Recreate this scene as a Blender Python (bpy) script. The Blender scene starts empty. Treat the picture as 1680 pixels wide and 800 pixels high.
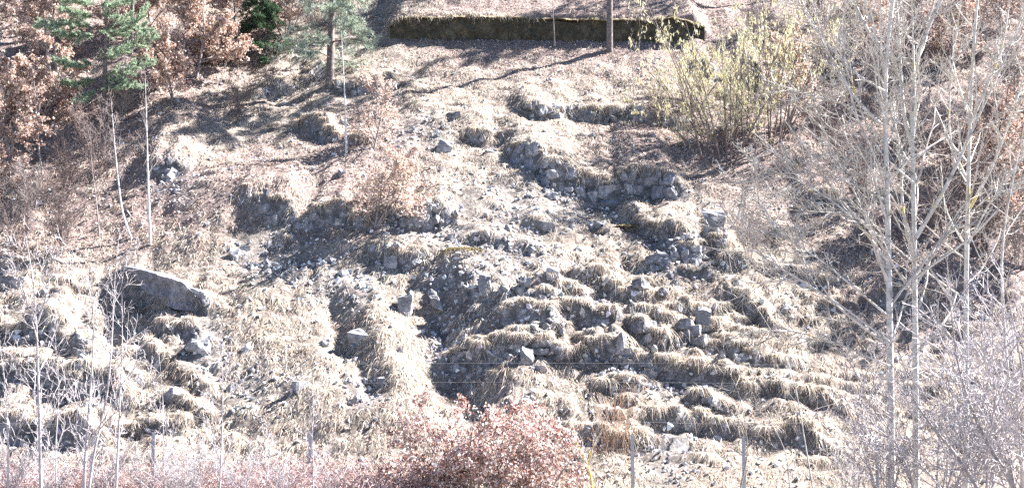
import bpy, bmesh, math
import numpy as np
R = np.random.default_rng(7)
S = bpy.context.scene
COL = S.collection
# ------------------------------------------------------------------ camera, sky, sun, exposure
F = 2585.0                      # focal length in pixels of the 1680 px wide photograph
PITCH = math.radians(5.0)
cam = bpy.data.cameras.new('camera'); camo = bpy.data.objects.new('camera', cam); COL.objects.link(camo)
cam.sensor_width = 36.0; cam.lens = 36.0 * F / 1680.0; cam.clip_start = 0.1; cam.clip_end = 1000
camo.location = (0, 0, 0); camo.rotation_euler = (math.pi / 2 + PITCH, 0, 0)
S.camera = camo
SUN = np.array([0.68, 0.28, 0.68]); SUN /= np.linalg.norm(SUN)
w = bpy.data.worlds.new('World'); S.world = w; w.use_nodes = True
sky = w.node_tree.nodes.new('ShaderNodeTexSky'); sky.sky_type = 'NISHITA'; sky.sun_disc = False
sky.sun_elevation = math.asin(SUN[2]); sky.sun_rotation = math.atan2(SUN[0], SUN[1])
sky.altitude = 600; sky.air_density = 0.5; sky.dust_density = 0.3; sky.ozone_density = 3.0
bg = w.node_tree.nodes['Background']; bg.inputs[1].default_value = 0.05
w.node_tree.links.new(sky.outputs[0], bg.inputs[0])
sl = bpy.data.lights.new('sun', 'SUN'); sl.energy = 5.0; sl.angle = math.radians(0.5); sl.color = (1.0, 0.965, 0.945)
so = bpy.data.objects.new('sun', sl); COL.objects.link(so)
from mathutils import Vector, Euler
so.rotation_euler = Vector(SUN).to_track_quat('Z', 'Y').to_euler()
S.view_settings.view_transform = 'Standard'; S.view_settings.look = 'None'
S.view_settings.exposure = 2.8; S.view_settings.gamma = 1.0; S.view_settings.use_curve_mapping = False
S.render.engine = 'CYCLES'
S.cycles.max_bounces = 5; S.cycles.diffuse_bounces = 2; S.cycles.transparent_max_bounces = 4
S.cycles.use_denoising = False

# ------------------------------------------------------------------ numeric helpers
def ray(u, v):
    a = (np.asarray(u, float) - 840) / F; b = (400 - np.asarray(v, float)) / F
    return np.stack([a, math.cos(PITCH) - b * math.sin(PITCH) + 0 * a, math.sin(PITCH) + b * math.cos(PITCH) + 0 * a], -1)
def proj(x, y, z):
    fw = y * math.cos(PITCH) + z * math.sin(PITCH); up = -y * math.sin(PITCH) + z * math.cos(PITCH)
    fw = np.maximum(fw, 0.1)
    return 840 + F * x / fw, 400 - F * up / fw
def at_depth(u, v, Y):
    d = ray(u, v); return d * (np.asarray(Y, float) / d[..., 1])[..., None]
_perm = np.random.default_rng(3).random((256, 256))
def vnoise(x, y):
    xi = np.floor(x).astype(int); yi = np.floor(y).astype(int); fx = x - xi; fy = y - yi
    fx = fx * fx * (3 - 2 * fx); fy = fy * fy * (3 - 2 * fy)
    p = lambda i, j: _perm[i & 255, j & 255]
    return (p(xi, yi) * (1 - fx) + p(xi + 1, yi) * fx) * (1 - fy) + (p(xi, yi + 1) * (1 - fx) + p(xi + 1, yi + 1) * fx) * fy
def fbm(x, y, s, o=4, seed=0):
    x = np.asarray(x, float) / s + 17.3 * seed; y = np.asarray(y, float) / s + 5.1 * seed; t = 0; a = 0.5
    for _ in range(o):
        t = t + a * (vnoise(x, y) - 0.5) * 2; x = x * 2.03 + 7.7; y = y * 2.03 + 3.1; a *= 0.5
    return t
def cells(x, y, sx, sy, seed):                   # distance to the nearest of scattered points, one per cell
    x = np.asarray(x, float) / sx; y = np.asarray(y, float) / sy; xi = np.floor(x).astype(int); yi = np.floor(y).astype(int); best = np.full(x.shape, 9.0)
    for i in (-1, 0, 1):
        for j in (-1, 0, 1):
            cx, cy = xi + i, yi + j; d = np.hypot(x - cx - _perm[(cx + seed * 31) & 255, cy & 255], y - cy - _perm[cy & 255, (cx + seed * 57 + 91) & 255]); best = np.minimum(best, d)
    return best
def sstep(a, b, x):
    t = np.clip((x - a) / (b - a), 0, 1); return t * t * (3 - 2 * t)
def norm(v): return v / np.maximum(np.linalg.norm(v, axis=-1, keepdims=True), 1e-9)

# ------------------------------------------------------------------ the hillside's height
BY = np.array([-30, 20, 34, 38.5, 39.7, 40.4, 41.5, 62.5, 66, 80, 130.])
BZ = np.array([-4.6, -4.0, -3.5, -3.15, -2.85, -2.45, -1.85, 13.55, 16.0, 25.0, 44.])
def base(y): return np.interp(y, BY, BZ)
def at_base(u, v):
    d = ray(u, v); ys = np.arange(36, 90, 0.02)
    p = d[None, :] * (ys / d[1])[:, None]
    k = np.argmax(p[:, 2] < base(ys)) if p[0, 2] > base(ys[0]) else 0
    return p[k]
# ledges: foot line in the picture, face height in pixels, name of the rock face (None: grass and earth only), ledge length uphill
LEDGES = [
 ([(855,196),(880,200),(930,198),(990,188),(1030,196),(1070,203),(1130,206)], 26, 'upper', 2.6),
 ([(835,262),(862,283),(905,296),(990,298),(1050,304),(1120,318)], 46, 'main', 3.4),
 ([(1030,340),(1062,365),(1090,388),(1130,402)], 34, None, 1.6),
 ([(1035,436),(1080,445),(1140,442),(1190,418)], 44, 'side', 2.2),
 ([(985,490),(1030,517),(1110,508)], 34, 'notch', 1.8),
 ([(1105,532),(1145,547),(1190,540)], 34, None, 1.5),
 ([(755,520),(830,547),(930,556),(1010,580),(1090,602),(1180,592),(1260,592)], 38, 'long', 1.1),
 ([(735,598),(800,618),(900,614),(960,626),(1060,628),(1180,642),(1235,655)], 40, 'low', 1.1),
 ([(925,735),(1000,742),(1050,738)], 30, None, 1.4),
 ([(1020,690),(1130,712),(1210,706)], 26, None, 0.9),
 ([(1195,512),(1250,545),(1310,568)], 40, None, 1.2),
 ([(1235,712),(1330,728),(1410,772)], 26, None, 1.0),
 ([(1255,650),(1330,662),(1400,690)], 28, None, 1.0),
 ([(1180,440),(1290,462),(1400,452)], 22, None, 1.6),
 ([(-20,548),(60,562),(140,584)], 58, 'west', 1.5),
 ([(-20,628),(80,645),(210,656)], 50, None, 1.4),
 ([(-20,722),(60,728),(150,722)], 56, None, 1.6),
 ([(235,560),(280,590),(330,640)], 24, None, 1.2),
 ([(400,356),(450,366),(520,374),(590,382)], 30, 'leaning', 2.0),
 ([(632,382),(690,390),(740,382)], 36, 'mid', 1.8),
 ([(585,424),(640,442),(700,446)], 26, None, 1.3),
 ([(385,415),(430,400),(480,388)], 22, None, 1.4),
 ([(490,208),(530,232),(590,250)], 34, None, 1.6),
 ([(545,140),(600,146),(650,138)], 26, 'top', 1.4),
 ([(755,238),(800,248),(845,246)], 22, None, 1.2),
 ([(180,452),(240,484),(300,506),(345,520)], 30, None, 2.6),
 ([(240,285),(262,300),(300,300)], 28, 'corner', 1.6),
 ([(860,376),(890,380),(925,374)], 20, None, 1.0),
 ([(1320,320),(1420,330),(1520,320)], 40, None, 2.0),
 ([(1130,120),(1250,128),(1400,110)], 40, None, 2.0),
 ([(1400,480),(1500,490),(1600,470)], 40, None, 2.0),
 ([(400,150),(470,128),(540,112)], 26, None, 1.6),
 ([(880,520),(930,528),(985,530)], 24, None, 0.8), ([(820,575),(870,588),(930,590)], 26, 'broken', 0.8), ([(1010,545),(1060,556),(1110,562)], 24, None, 0.8), ([(1090,575),(1140,572),(1200,566)], 26, 'upright', 0.8),
 ([(940,655),(1000,668),(1060,664)], 22, None, 0.8), ([(1080,668),(1150,676),(1230,682)], 24, None, 0.8), ([(900,470),(950,482),(1010,470)], 22, None, 0.8), ([(760,420),(820,436),(880,430)], 20, None, 0.8),
 ([(1060,480),(1120,474),(1180,480)], 20, None, 0.8), ([(60,600),(120,606),(190,618)], 26, None, 0.8), ([(160,680),(240,690),(310,680)], 24, None, 0.8), ([(250,520),(300,540),(340,560)], 22, None, 0.8),
 ([(640,52),(700,54),(860,58),(1060,62),(1110,65),(1155,67)], 36, None, 9.0),
]
LW = []
for pts, hp, nm, L in LEDGES:
    q = np.array([at_base(u, v) for u, v in pts]); o = np.argsort(q[:, 0]); q = q[o]
    LW.append((q, hp * q[:, 1].mean() / F, nm, L))
# spurs running down the slope: (points, height, half width)
SPURS = [([(805,470),(830,560),(850,660)], 0.45, 1.6), ([(575,480),(600,560),(640,650)], 0.22, 0.8),
         ([(1120,330),(1180,420),(1230,500)], 0.12, 1.3), ([(250,120),(300,230),(380,330)], 0.7, 2.0)]
HOLLOWS = [([(720,510),(745,600),(765,680)], 0.75, 1.1), ([(545,500),(575,580),(615,660)], 0.45, 0.5),
           ([(980,320),(960,400),(900,450)], 0.5, 2.2), ([(430,400),(520,450),(560,520)], 0.4, 1.6)]
def seg_dist(x, y, q):
    best = None
    for a, b in zip(q[:-1], q[1:]):
        dx, dy = b[0] - a[0], b[1] - a[1]; L2 = dx * dx + dy * dy
        t = np.clip(((x - a[0]) * dx + (y - a[1]) * dy) / L2, 0, 1)
        d = np.hypot(x - a[0] - t * dx, y - a[1] - t * dy); best = d if best is None else np.minimum(best, d)
    return best
def chute(u, v):                                  # smooth pale grass between the ribs, left of the gully
    c = 0 * u
    for p in [(660,590,60,110),(450,600,90,130),(1250,400,90,50),(990,225,130,22),(860,120,200,50),(720,270,60,70),(250,400,120,30)]: c = np.maximum(c, np.clip(1.3 - ((u - p[0]) / p[2]) ** 2 - ((v - p[1]) / p[3]) ** 2, 0, 1))
    return c
def height(x, y):
    x = np.asarray(x, float); y = np.asarray(y, float)
    z = base(y); act = sstep(39.8, 42.5, y) * (1 - sstep(66, 72, y))
    q = LW[-1][0]; dw = y - np.interp(x, q[:, 0], q[:, 1]); wm = np.exp(-(dw / np.where(dw > 0, 0.6, 1.6)) ** 2) * sstep(q[0, 0] - 1, q[0, 0] + .5, x) * (1 - sstep(q[-1, 0] - .5, q[-1, 0] + 1, x))
    z = z + act * (1 - 0.85 * wm) * (fbm(x, y, 9, 3, 1) * 0.9 + fbm(x, y, 2.2, 3, 2) * 0.22 + fbm(x, y, 0.8, 4, 3) * 0.20)
    for pts, h, wd in SPURS:
        q = np.array([at_base(u, v) for u, v in pts]); z = z + h * np.exp(-(seg_dist(x, y, q) / wd) ** 2)
    for pts, h, wd in HOLLOWS:
        q = np.array([at_base(u, v) for u, v in pts]); z = z - h * np.exp(-(seg_dist(x, y, q) / wd) ** 2)
    jag = fbm(x, y, 0.9, 4, 5) * 0.45
    for i, (q, h, nm, L) in enumerate(LW):
        yl = np.interp(x, q[:, 0], q[:, 1]); e = 0.5
        tp = sstep(q[0, 0] - e, q[0, 0] + e, x) * (1 - sstep(q[-1, 0] - e, q[-1, 0] + e, x))
        jj = jag * (0.1 if L > 8 else 1.0)
        d = y - yl + jj; hh = h * (1 if L > 8 else np.clip(0.80 + (0.5 if nm in ('main', 'upper') else 1.25) * fbm(x, y * 0, 0.9, 3, 10 + i), 0.1, 1.4))
        up = sstep(0, 0.14 + 0.1 * h, d) * np.exp(-np.maximum(d, 0) / L)
        z = z + tp * (hh * 0.92 * up - 0.22 * hh * np.exp(np.minimum(d, 0) / (0.6 * h)) * (d < 0))
    # small terraces cut across the lower slope
    u, v = proj(x, y, z)
    m = sstep(690, 760, u) * sstep(420, 520, v) + sstep(430, 520, v) * (1 - sstep(330, 420, u)) + 0.25
    m = np.clip(m, 0, 1) * (1 - chute(u, v)) * sstep(40.2, 41.5, y) * (1 - sstep(60, 62, y))
    mound = np.clip(1 - (cells(x + 0.25 * fbm(x, y, 0.5, 2, 33), y, 0.44, 0.60, 4) / 0.62) ** 2, -0.4, 1)   # tussock mounds with bare creases between
    z = z + act * (1 - wm) * mound * 0.10 * np.clip(0.12 + fbm(x, y, 2.0, 2, 34) * 0.9 + 0.75 * sstep(340, 470, v), 0, 1.2) * (1 - 0.8 * chute(u, v))
    s = (y - 40) / 0.66 + fbm(x * 0.6, y, 2.2, 4, 6) * 1.3 + fbm(x, y, 0.7, 3, 9) * 0.30
    f = s - np.floor(s); amp = 0.31 * np.clip(0.38 + fbm(x, y * 1.6, 0.9, 3, 8) * 2.6, 0, 1.35)
    z = z + m * amp * ((1 - f) * sstep(0, 0.12, f) - 0.45)
    return z
def axis(segs):
    out = [segs[0][0]]
    for a, b, st in segs:
        n = max(1, round((b - a) / st)); out += list(a + (b - a) * np.arange(1, n + 1) / n)
    return np.array(out)
GX = axis([(-90, -26, 2.5), (-26, 26, 0.09), (26, 90, 2.5)])
GY = axis([(-30, 34, 2.0), (34, 39, 0.4), (39, 66, 0.075), (66, 76, 0.5), (76, 130, 3.0)])
XX, YY = np.meshgrid(GX, GY, indexing='ij'); HH = height(XX, YY)
def hz(x, y):
    x = np.asarray(x, float); y = np.asarray(y, float)
    i = np.clip(np.searchsorted(GX, x) - 1, 0, len(GX) - 2); j = np.clip(np.searchsorted(GY, y) - 1, 0, len(GY) - 2)
    fx = (x - GX[i]) / (GX[i + 1] - GX[i]); fy = (y - GY[j]) / (GY[j + 1] - GY[j])
    return (HH[i, j] * (1 - fx) + HH[i + 1, j] * fx) * (1 - fy) + (HH[i, j + 1] * (1 - fx) + HH[i + 1, j + 1] * fx) * fy
def slope(x, y, e=0.12):
    return (hz(x + e, y) - hz(x - e, y)) / (2 * e), (hz(x, y + e) - hz(x, y - e)) / (2 * e)
def gpt(u, v):                                   # where the pixel's ray meets the hillside
    d = ray(u, v); ys = np.arange(39, 90, 0.03); p = d[None, :] * (ys / d[1])[:, None]
    k = int(np.argmax(p[:, 2] < hz(p[:, 0], p[:, 1]))); return p[k]

# ------------------------------------------------------------------ mesh helpers
def mesh(name, V, faces, mat, cols=None, smooth=False):
    V = np.asarray(V, np.float32).reshape(-1, 3); me = bpy.data.meshes.new(name)
    faces = [np.asarray(f, np.int32) for f in (faces if isinstance(faces, list) else [faces]) if len(f)]
    me.vertices.add(len(V)); me.vertices.foreach_set('co', V.ravel())
    tot = np.concatenate([np.full(len(f), f.shape[1], np.int32) for f in faces]); idx = np.concatenate([f.ravel() for f in faces])
    me.loops.add(len(idx)); me.loops.foreach_set('vertex_index', idx)
    me.polygons.add(len(tot)); me.polygons.foreach_set('loop_start', np.concatenate([[0], np.cumsum(tot)[:-1]]).astype(np.int32))
    me.polygons.foreach_set('use_smooth', np.full(len(tot), smooth))
    me.update(calc_edges=True)
    if cols is not None:
        a = me.color_attributes.new('tint', 'FLOAT_COLOR', 'POINT')
        a.data.foreach_set('color', np.concatenate([np.asarray(cols, np.float32), np.ones((len(V), 1), np.float32)], 1).ravel())
    me.materials.append(mat); return me
def obj(name, me, parent=None, loc=None):
    o = bpy.data.objects.new(name, me); COL.objects.link(o)
    if parent is not None: o.parent = parent
    if loc is not None: o.location = loc
    return o
def tag(o, label=None, cat=None, group=None, kind=None):
    if label: o['label'] = label
    if cat: o['category'] = cat
    if group: o['group'] = group
    if kind: o['kind'] = kind
    return o
def empty(name, loc, label, cat, group=None):
    o = obj(name, None, loc=loc); o.empty_display_size = 0.2; return tag(o, label, cat, group)
def dup(o, loc, rz, sc, label=None, tilt=(0, 0)):
    c = o.copy(); COL.objects.link(c); c.location = loc; c.rotation_euler = (tilt[0], tilt[1], rz); c.scale = (sc, sc, sc) if np.isscalar(sc) else sc
    if label: c['label'] = label
    for ch in o.children:
        d = ch.copy(); COL.objects.link(d); d.parent = c
    return c
def ring_frames(C):
    T = np.empty_like(C); T[:, 1:-1] = C[:, 2:] - C[:, :-2]; T[:, 0] = C[:, 1] - C[:, 0]; T[:, -1] = C[:, -1] - C[:, -2]; T = norm(T)
    ref = np.tile(np.array([0.31, 0.9, 0.12]), (len(C), 1)); bad = np.abs((norm(ref) * norm(C[:, -1] - C[:, 0])).sum(-1)) > 0.85
    ref[bad] = (0.9, -0.2, 0.3); A = norm(np.cross(T, ref[:, None, :])); return T, A, np.cross(T, A)
def tubes(C, Rd, k=5):
    N, P, _ = C.shape; T, A, B = ring_frames(C); an = np.arange(k) * 2 * math.pi / k
    V = C[:, :, None] + Rd[:, :, None, None] * (A[:, :, None] * np.cos(an)[None, None, :, None] + B[:, :, None] * np.sin(an)[None, None, :, None])
    i = (np.arange(N) * P * k)[:, None, None]; j = (np.arange(P - 1) * k)[None, :, None]; m = np.arange(k)[None, None, :]; m2 = (m + 1) % k
    q = np.stack([i + j + m, i + j + m2, i + j + k + m2, i + j + k + m], -1).reshape(-1, 4)
    return V.reshape(-1, 3), q
def join(parts):
    Vs, Fs, o = [], {}, 0
    for V, f in parts:
        for g in (f if isinstance(f, list) else [f]):
            Fs.setdefault(g.shape[1], []).append(g + o)
        Vs.append(V); o += len(V)
    return np.concatenate(Vs), [np.concatenate(g) for g in Fs.values()]
def ribbons(C, W, side):
    N, P, _ = C.shape; h = side[:, None] * W[..., None] * 0.5
    V = np.stack([C - h, C + h], 2).reshape(-1, 3)
    b = (np.arange(N) * P * 2)[:, None] + (np.arange(P - 1) * 2)[None]; q = np.stack([b, b + 1, b + 3, b + 2], -1).reshape(-1, 4)
    return V, q
def leaves(P, size, rng, asp=0.6, normal=None, curl=0.25):
    N = len(P); d = norm(rng.normal(size=(N, 3))); s = norm(np.cross(d, rng.normal(size=(N, 3)) if normal is None else normal)); n = np.cross(d, s)
    L = size[:, None]; c = n * L * curl
    V = np.stack([P - d * L * .5 + c, P + s * L * asp * .5, P + d * L * .5 + c, P - s * L * asp * .5], 1).reshape(-1, 3)
    return V, (np.arange(N) * 4)[:, None] + np.arange(4)[None]
def pick(cols, n, rng, jit=0.12):
    c = np.array(cols)[rng.integers(0, len(cols), n)]; return np.clip(c * (1 + rng.normal(size=(n, 1)) * jit) * (1 + rng.normal(size=(n, 3)) * jit * 0.25), 0.01, 0.9)

# ------------------------------------------------------------------ materials
def mat(name, rough=0.9):
    m = bpy.data.materials.new(name); m.use_nodes = True; nt = m.node_tree; b = nt.nodes['Principled BSDF']
    b.inputs['Roughness'].default_value = rough; b.inputs['Specular IOR Level'].default_value = 0.2; return m, nt, b
def noise_node(nt, scale, detail=5, rough=0.6, coord='Object'):
    tc = nt.nodes.new('ShaderNodeTexCoord'); n = nt.nodes.new('ShaderNodeTexNoise'); n.inputs['Scale'].default_value = scale
    n.inputs['Detail'].default_value = detail; n.inputs['Roughness'].default_value = rough; nt.links.new(tc.outputs[coord], n.inputs['Vector']); return n
def ramp(nt, src, stops):
    r = nt.nodes.new('ShaderNodeValToRGB'); e = r.color_ramp.elements
    while len(e) < len(stops): e.new(0.5)
    for k, (p, c) in zip(e, stops): k.position = p; k.color = (*c, 1)
    nt.links.new(src, r.inputs[0]); return r
def mix(nt, f, a, b):
    m = nt.nodes.new('ShaderNodeMix'); m.data_type = 'RGBA'
    for s, i in ((f, 0), (a, 6), (b, 7)):
        if isinstance(s, (float, int)): m.inputs[i].default_value = s
        elif isinstance(s, tuple): m.inputs[i].default_value = (*s, 1)
        else: nt.links.new(s, m.inputs[i])
    return m.outputs[2]
def bump(nt, b, src, st, dist=0.05):
    u = nt.nodes.new('ShaderNodeBump'); u.inputs['Strength'].default_value = st; u.inputs['Distance'].default_value = dist
    nt.links.new(src, u.inputs['Height']); nt.links.new(u.outputs[0], b.inputs['Normal'])
def noisy(name, scale, stops, bs=0.4, dist=0.03, rough=0.9):
    m, nt, b = mat(name, rough); n = noise_node(nt, scale); r = ramp(nt, n.outputs[0], stops); nt.links.new(r.outputs[0], b.inputs[0])
    if bs: bump(nt, b, n.outputs[0], bs, dist)
    return m
def tinted(name, translucent=0.25):
    m, nt, b = mat(name, 0.8); a = nt.nodes.new('ShaderNodeAttribute'); a.attribute_name = 'tint'
    nt.links.new(a.outputs[0], b.inputs[0]); t = nt.nodes.new('ShaderNodeBsdfTranslucent'); nt.links.new(a.outputs[0], t.inputs[0])
    x = nt.nodes.new('ShaderNodeMixShader'); x.inputs[0].default_value = translucent
    nt.links.new(b.outputs[0], x.inputs[1]); nt.links.new(t.outputs[0], x.inputs[2]); nt.links.new(x.outputs[0], nt.nodes['Material Output'].inputs[0]); return m
def rock_mat(name, lo, mid, hi, moss=0.0):
    m, nt, b = mat(name, 0.9); n = noise_node(nt, 2.2, 8, 0.68); r = ramp(nt, n.outputs[0], [(0.3, lo), (0.5, mid), (0.68, hi)])
    n2 = noise_node(nt, 14, 6, 0.7); c = mix(nt, 0.35, r.outputs[0], ramp(nt, n2.outputs[0], [(0.3, lo), (0.7, hi)]).outputs[0])
    if moss:
        g = nt.nodes.new('ShaderNodeNewGeometry'); s = nt.nodes.new('ShaderNodeSeparateXYZ'); nt.links.new(g.outputs['Normal'], s.inputs[0])
        n3 = noise_node(nt, 3.0, 4); mu = nt.nodes.new('ShaderNodeMath'); mu.operation = 'MULTIPLY'; nt.links.new(s.outputs[2], mu.inputs[0]); nt.links.new(n3.outputs[0], mu.inputs[1])
        c = mix(nt, ramp(nt, mu.outputs[0], [(0.36, (0, 0, 0)), (0.46, (moss,) * 3)]).outputs[0], c, (0.13, 0.11, 0.03))
    nt.links.new(c, b.inputs[0]); bump(nt, b, n2.outputs[0], 0.6, 0.03); return m
M_rock = rock_mat('limestone', (0.06, 0.06, 0.065), (0.19, 0.19, 0.20), (0.52, 0.52, 0.54))
M_rockd = rock_mat('weathered_shade_dark_rock', (0.03, 0.03, 0.033), (0.10, 0.10, 0.107), (0.42, 0.42, 0.44), 0.6)  # weathered rock; dark base stands in for shade, pale patches for lit facets
M_block = rock_mat('lichened_shade_dark_limestone', (0.045, 0.047, 0.056), (0.14, 0.145, 0.165), (0.40, 0.40, 0.43))  # lichened grey, darkened and blued so the largest boulder's shaded face reads dark
M_wall = rock_mat('mossy_masonry', (0.012, 0.011, 0.009), (0.05, 0.044, 0.03), (0.17, 0.145, 0.10), 0.7)
M_grass = tinted('dry_straw', 0.3); M_leaf = tinted('dead_leaf', 0.3); M_need = tinted('needle', 0.25); M_stone = tinted('scree_stone', 0.0)
# the ground itself: earth and matted straw, rock where it is steep
M_ground, nt, b = mat('hillside_earth', 0.95)
n1 = noise_node(nt, 0.9, 6, 0.65); n2 = noise_node(nt, 9, 6, 0.75)
earth = ramp(nt, n2.outputs[0], [(0.3, (0.05, 0.04, 0.033)), (0.5, (0.13, 0.105, 0.088)), (0.72, (0.32, 0.28, 0.24))]).outputs[0]
straw = ramp(nt, n2.outputs[0], [(0.3, (0.10, 0.08, 0.065)), (0.52, (0.28, 0.24, 0.20)), (0.75, (0.50, 0.44, 0.38))]).outputs[0]
c = mix(nt, ramp(nt, n1.outputs[0], [(0.42, (0, 0, 0)), (0.6, (1, 1, 1))]).outputs[0], earth, straw)
at_ = nt.nodes.new('ShaderNodeAttribute'); at_.attribute_name = 'tint'
sp = nt.nodes.new('ShaderNodeSeparateColor'); nt.links.new(at_.outputs[0], sp.inputs[0])
c = mix(nt, sp.outputs[0], c, ramp(nt, n2.outputs[0], [(0.3, (0.07, 0.05, 0.042)), (0.52, (0.20, 0.15, 0.135)), (0.72, (0.38, 0.31, 0.28))]).outputs[0])
n4 = noise_node(nt, 3.1, 6, 0.7)
c = mix(nt, sp.outputs[1], c, ramp(nt, n4.outputs[0], [(0.3, (0.045, 0.044, 0.044)), (0.5, (0.13, 0.127, 0.127)), (0.68, (0.36, 0.35, 0.36))]).outputs[0])  # rock and scree tone, darkened to put ledge shade into the steep faces
nt.links.new(c, b.inputs[0]); bump(nt, b, n2.outputs[0], 0.7, 0.06)
M_pale = noisy('pale_bark', 6, [(0.3, (0.18, 0.16, 0.15)), (0.55, (0.32, 0.295, 0.28)), (0.75, (0.44, 0.41, 0.39))], 0.3, 0.01)
m, nt, b = mat('poplar_bark', 0.85)                                   # pale grey bark with yellow lichen spots
n = noise_node(nt, 5, 6); n2 = noise_node(nt, 2.3, 3); n3 = noise_node(nt, 1.1, 5, 0.75)
c = ramp(nt, n.outputs[0], [(0.3, (0.17, 0.16, 0.14)), (0.43, (0.42, 0.40, 0.37)), (0.66, (0.60, 0.58, 0.545))]).outputs[0]
c = mix(nt, ramp(nt, n3.outputs[0], [(0.58, (0, 0, 0)), (0.66, (0.9, 0.9, 0.9))]).outputs[0], c, (0.52, 0.42, 0.08))
nt.links.new(c, b.inputs[0]); bump(nt, b, n.outputs[0], 0.4, 0.01); M_poplar = m
M_twig = noisy('lilac_twig', 3, [(0.35, (0.34, 0.29, 0.31)), (0.65, (0.58, 0.52, 0.54))], 0)
M_brown = noisy('brown_twig', 3, [(0.35, (0.09, 0.068, 0.062)), (0.65, (0.24, 0.19, 0.175))], 0)
M_ltwig = noisy('grey_twig', 3, [(0.35, (0.17, 0.145, 0.135)), (0.65, (0.34, 0.30, 0.285))], 0)
M_white = noisy('white_twig', 3, [(0.35, (0.24, 0.22, 0.225)), (0.65, (0.52, 0.49, 0.50))], 0)
M_pineb = noisy('pine_bark', 9, [(0.3, (0.06, 0.05, 0.046)), (0.55, (0.17, 0.145, 0.135)), (0.75, (0.30, 0.265, 0.25))], 0.8, 0.03)
M_birch = noisy('birch_bark', 4, [(0.3, (0.14, 0.12, 0.12)), (0.42, (0.52, 0.49, 0.48)), (0.7, (0.72, 0.70, 0.70))], 0.2, 0.01)
M_cream = noisy('cream_twig', 3, [(0.35, (0.30, 0.275, 0.24)), (0.65, (0.60, 0.57, 0.53))], 0)
M_lilac = noisy('lilac_grey_twig', 3, [(0.35, (0.46, 0.41, 0.44)), (0.65, (0.68, 0.63, 0.66))], 0)
M_rust = noisy('rust_osier', 4, [(0.3, (0.24, 0.13, 0.08)), (0.7, (0.44, 0.29, 0.19))], 0)
M_yellow = noisy('lichen_yellow', 4, [(0.3, (0.42, 0.33, 0.05)), (0.7, (0.66, 0.56, 0.12))], 0.3, 0.01)
M_steel = noisy('galvanised_steel', 12, [(0.3, (0.30, 0.31, 0.33)), (0.7, (0.44, 0.45, 0.47))], 0.1, 0.005, 0.5)
M_wire = noisy('fence_wire', 12, [(0.3, (0.14, 0.13, 0.13)), (0.7, (0.30, 0.29, 0.29))], 0, 0, 0.5)

# ------------------------------------------------------------------ image-side region weights (where each cover grows)
def blob(u, v, cu, cv, ru, rv): return np.clip(1.3 - ((u - cu) / ru) ** 2 - ((v - cv) / rv) ** 2, 0, 1)
def w_scree(u, v):
    z = 0 * u
    for p in [(470,420,110,50),(560,465,90,45),(870,330,150,55),(285,300,45,45),(1090,755,50,60),(740,465,70,45),(700,370,70,30),(1100,612,110,28),
              (730,580,45,70),(860,570,40,40),(600,640,40,40),(330,560,50,60),(800,420,120,50),(1120,620,80,40),(690,215,60,30),(1130,420,60,50),(930,500,120,40),(430,640,60,60)]: z = np.maximum(z, blob(u, v, *p))
    return z
def w_litter(u, v):
    z = np.clip((160 - v) / 70, 0, 1) * sstep(640, 760, u)
    for p in [(1120,235,170,55),(150,330,260,110),(430,300,120,70),(600,270,110,110),(1400,220,300,190),(120,120,260,150),(1560,420,220,160),(250,90,200,90)]: z = np.maximum(z, blob(u, v, *p))
    return z
gx, gy = slope(XX, YY, 0.1); st = np.hypot(gx, gy)
UU, VV = proj(XX, YY, HH)
rockw = sstep(1.5, 2.3, st) * (YY > 40) * (YY < 62) + 0.36 * w_scree(UU, VV) * (YY > 38)
nv = XX.size; nx, ny = XX.shape
ii, jj = np.meshgrid(np.arange(nx - 1), np.arange(ny - 1), indexing='ij'); a = (ii * ny + jj).ravel()
hill = obj('hillside', mesh('hillside', np.stack([XX, YY, HH], -1), np.stack([a, a + ny, a + ny + 1, a + 1], -1), M_ground,
           np.stack([w_litter(UU, VV), np.clip(rockw, 0, 1), 0 * UU], -1).reshape(-1, 3), True))
tag(hill, 'steep grassy hillside with rock ledges', None, None, 'structure')

# ------------------------------------------------------------------ dry grass, litter, scree
def area_pts(n, rng, y0=39.6, y1=67.5):
    y = y0 + (y1 - y0) * rng.random(n); x = (rng.random(n) * 2 - 1) * (0.345 * y + 1.2); return x, y
def blades(P, N_up, out, L, rng, width, P4=4, droop=1.0):
    """bent straw blades: rise along N_up, arch over along out, then hang"""
    n = len(P); t = np.linspace(0, 1, P4)[None, :, None]
    C = P[:, None] + L[:, None, None] * (N_up[:, None] * (t * 0.62 - 0.34 * t * t) + out[:, None] * (0.35 * t + 0.45 * t * t) + np.array([0, 0, -1.0]) * (droop[:, None, None] * t * t * 0.62))
    side = norm(np.cross(out + 0.3 * rng.normal(size=(n, 3)), N_up + 0.4 * rng.normal(size=(n, 3))))
    return ribbons(C, width[:, None] * np.array([1.0, 0.9, 0.7, 0.25])[None, :P4], side)
STRAW = [(0.60, 0.53, 0.43), (0.66, 0.59, 0.49), (0.54, 0.46, 0.37), (0.46, 0.37, 0.29), (0.69, 0.63, 0.55), (0.34, 0.26, 0.20), (0.60, 0.53, 0.46), (0.42, 0.34, 0.27), (0.64, 0.58, 0.50)]
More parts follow.
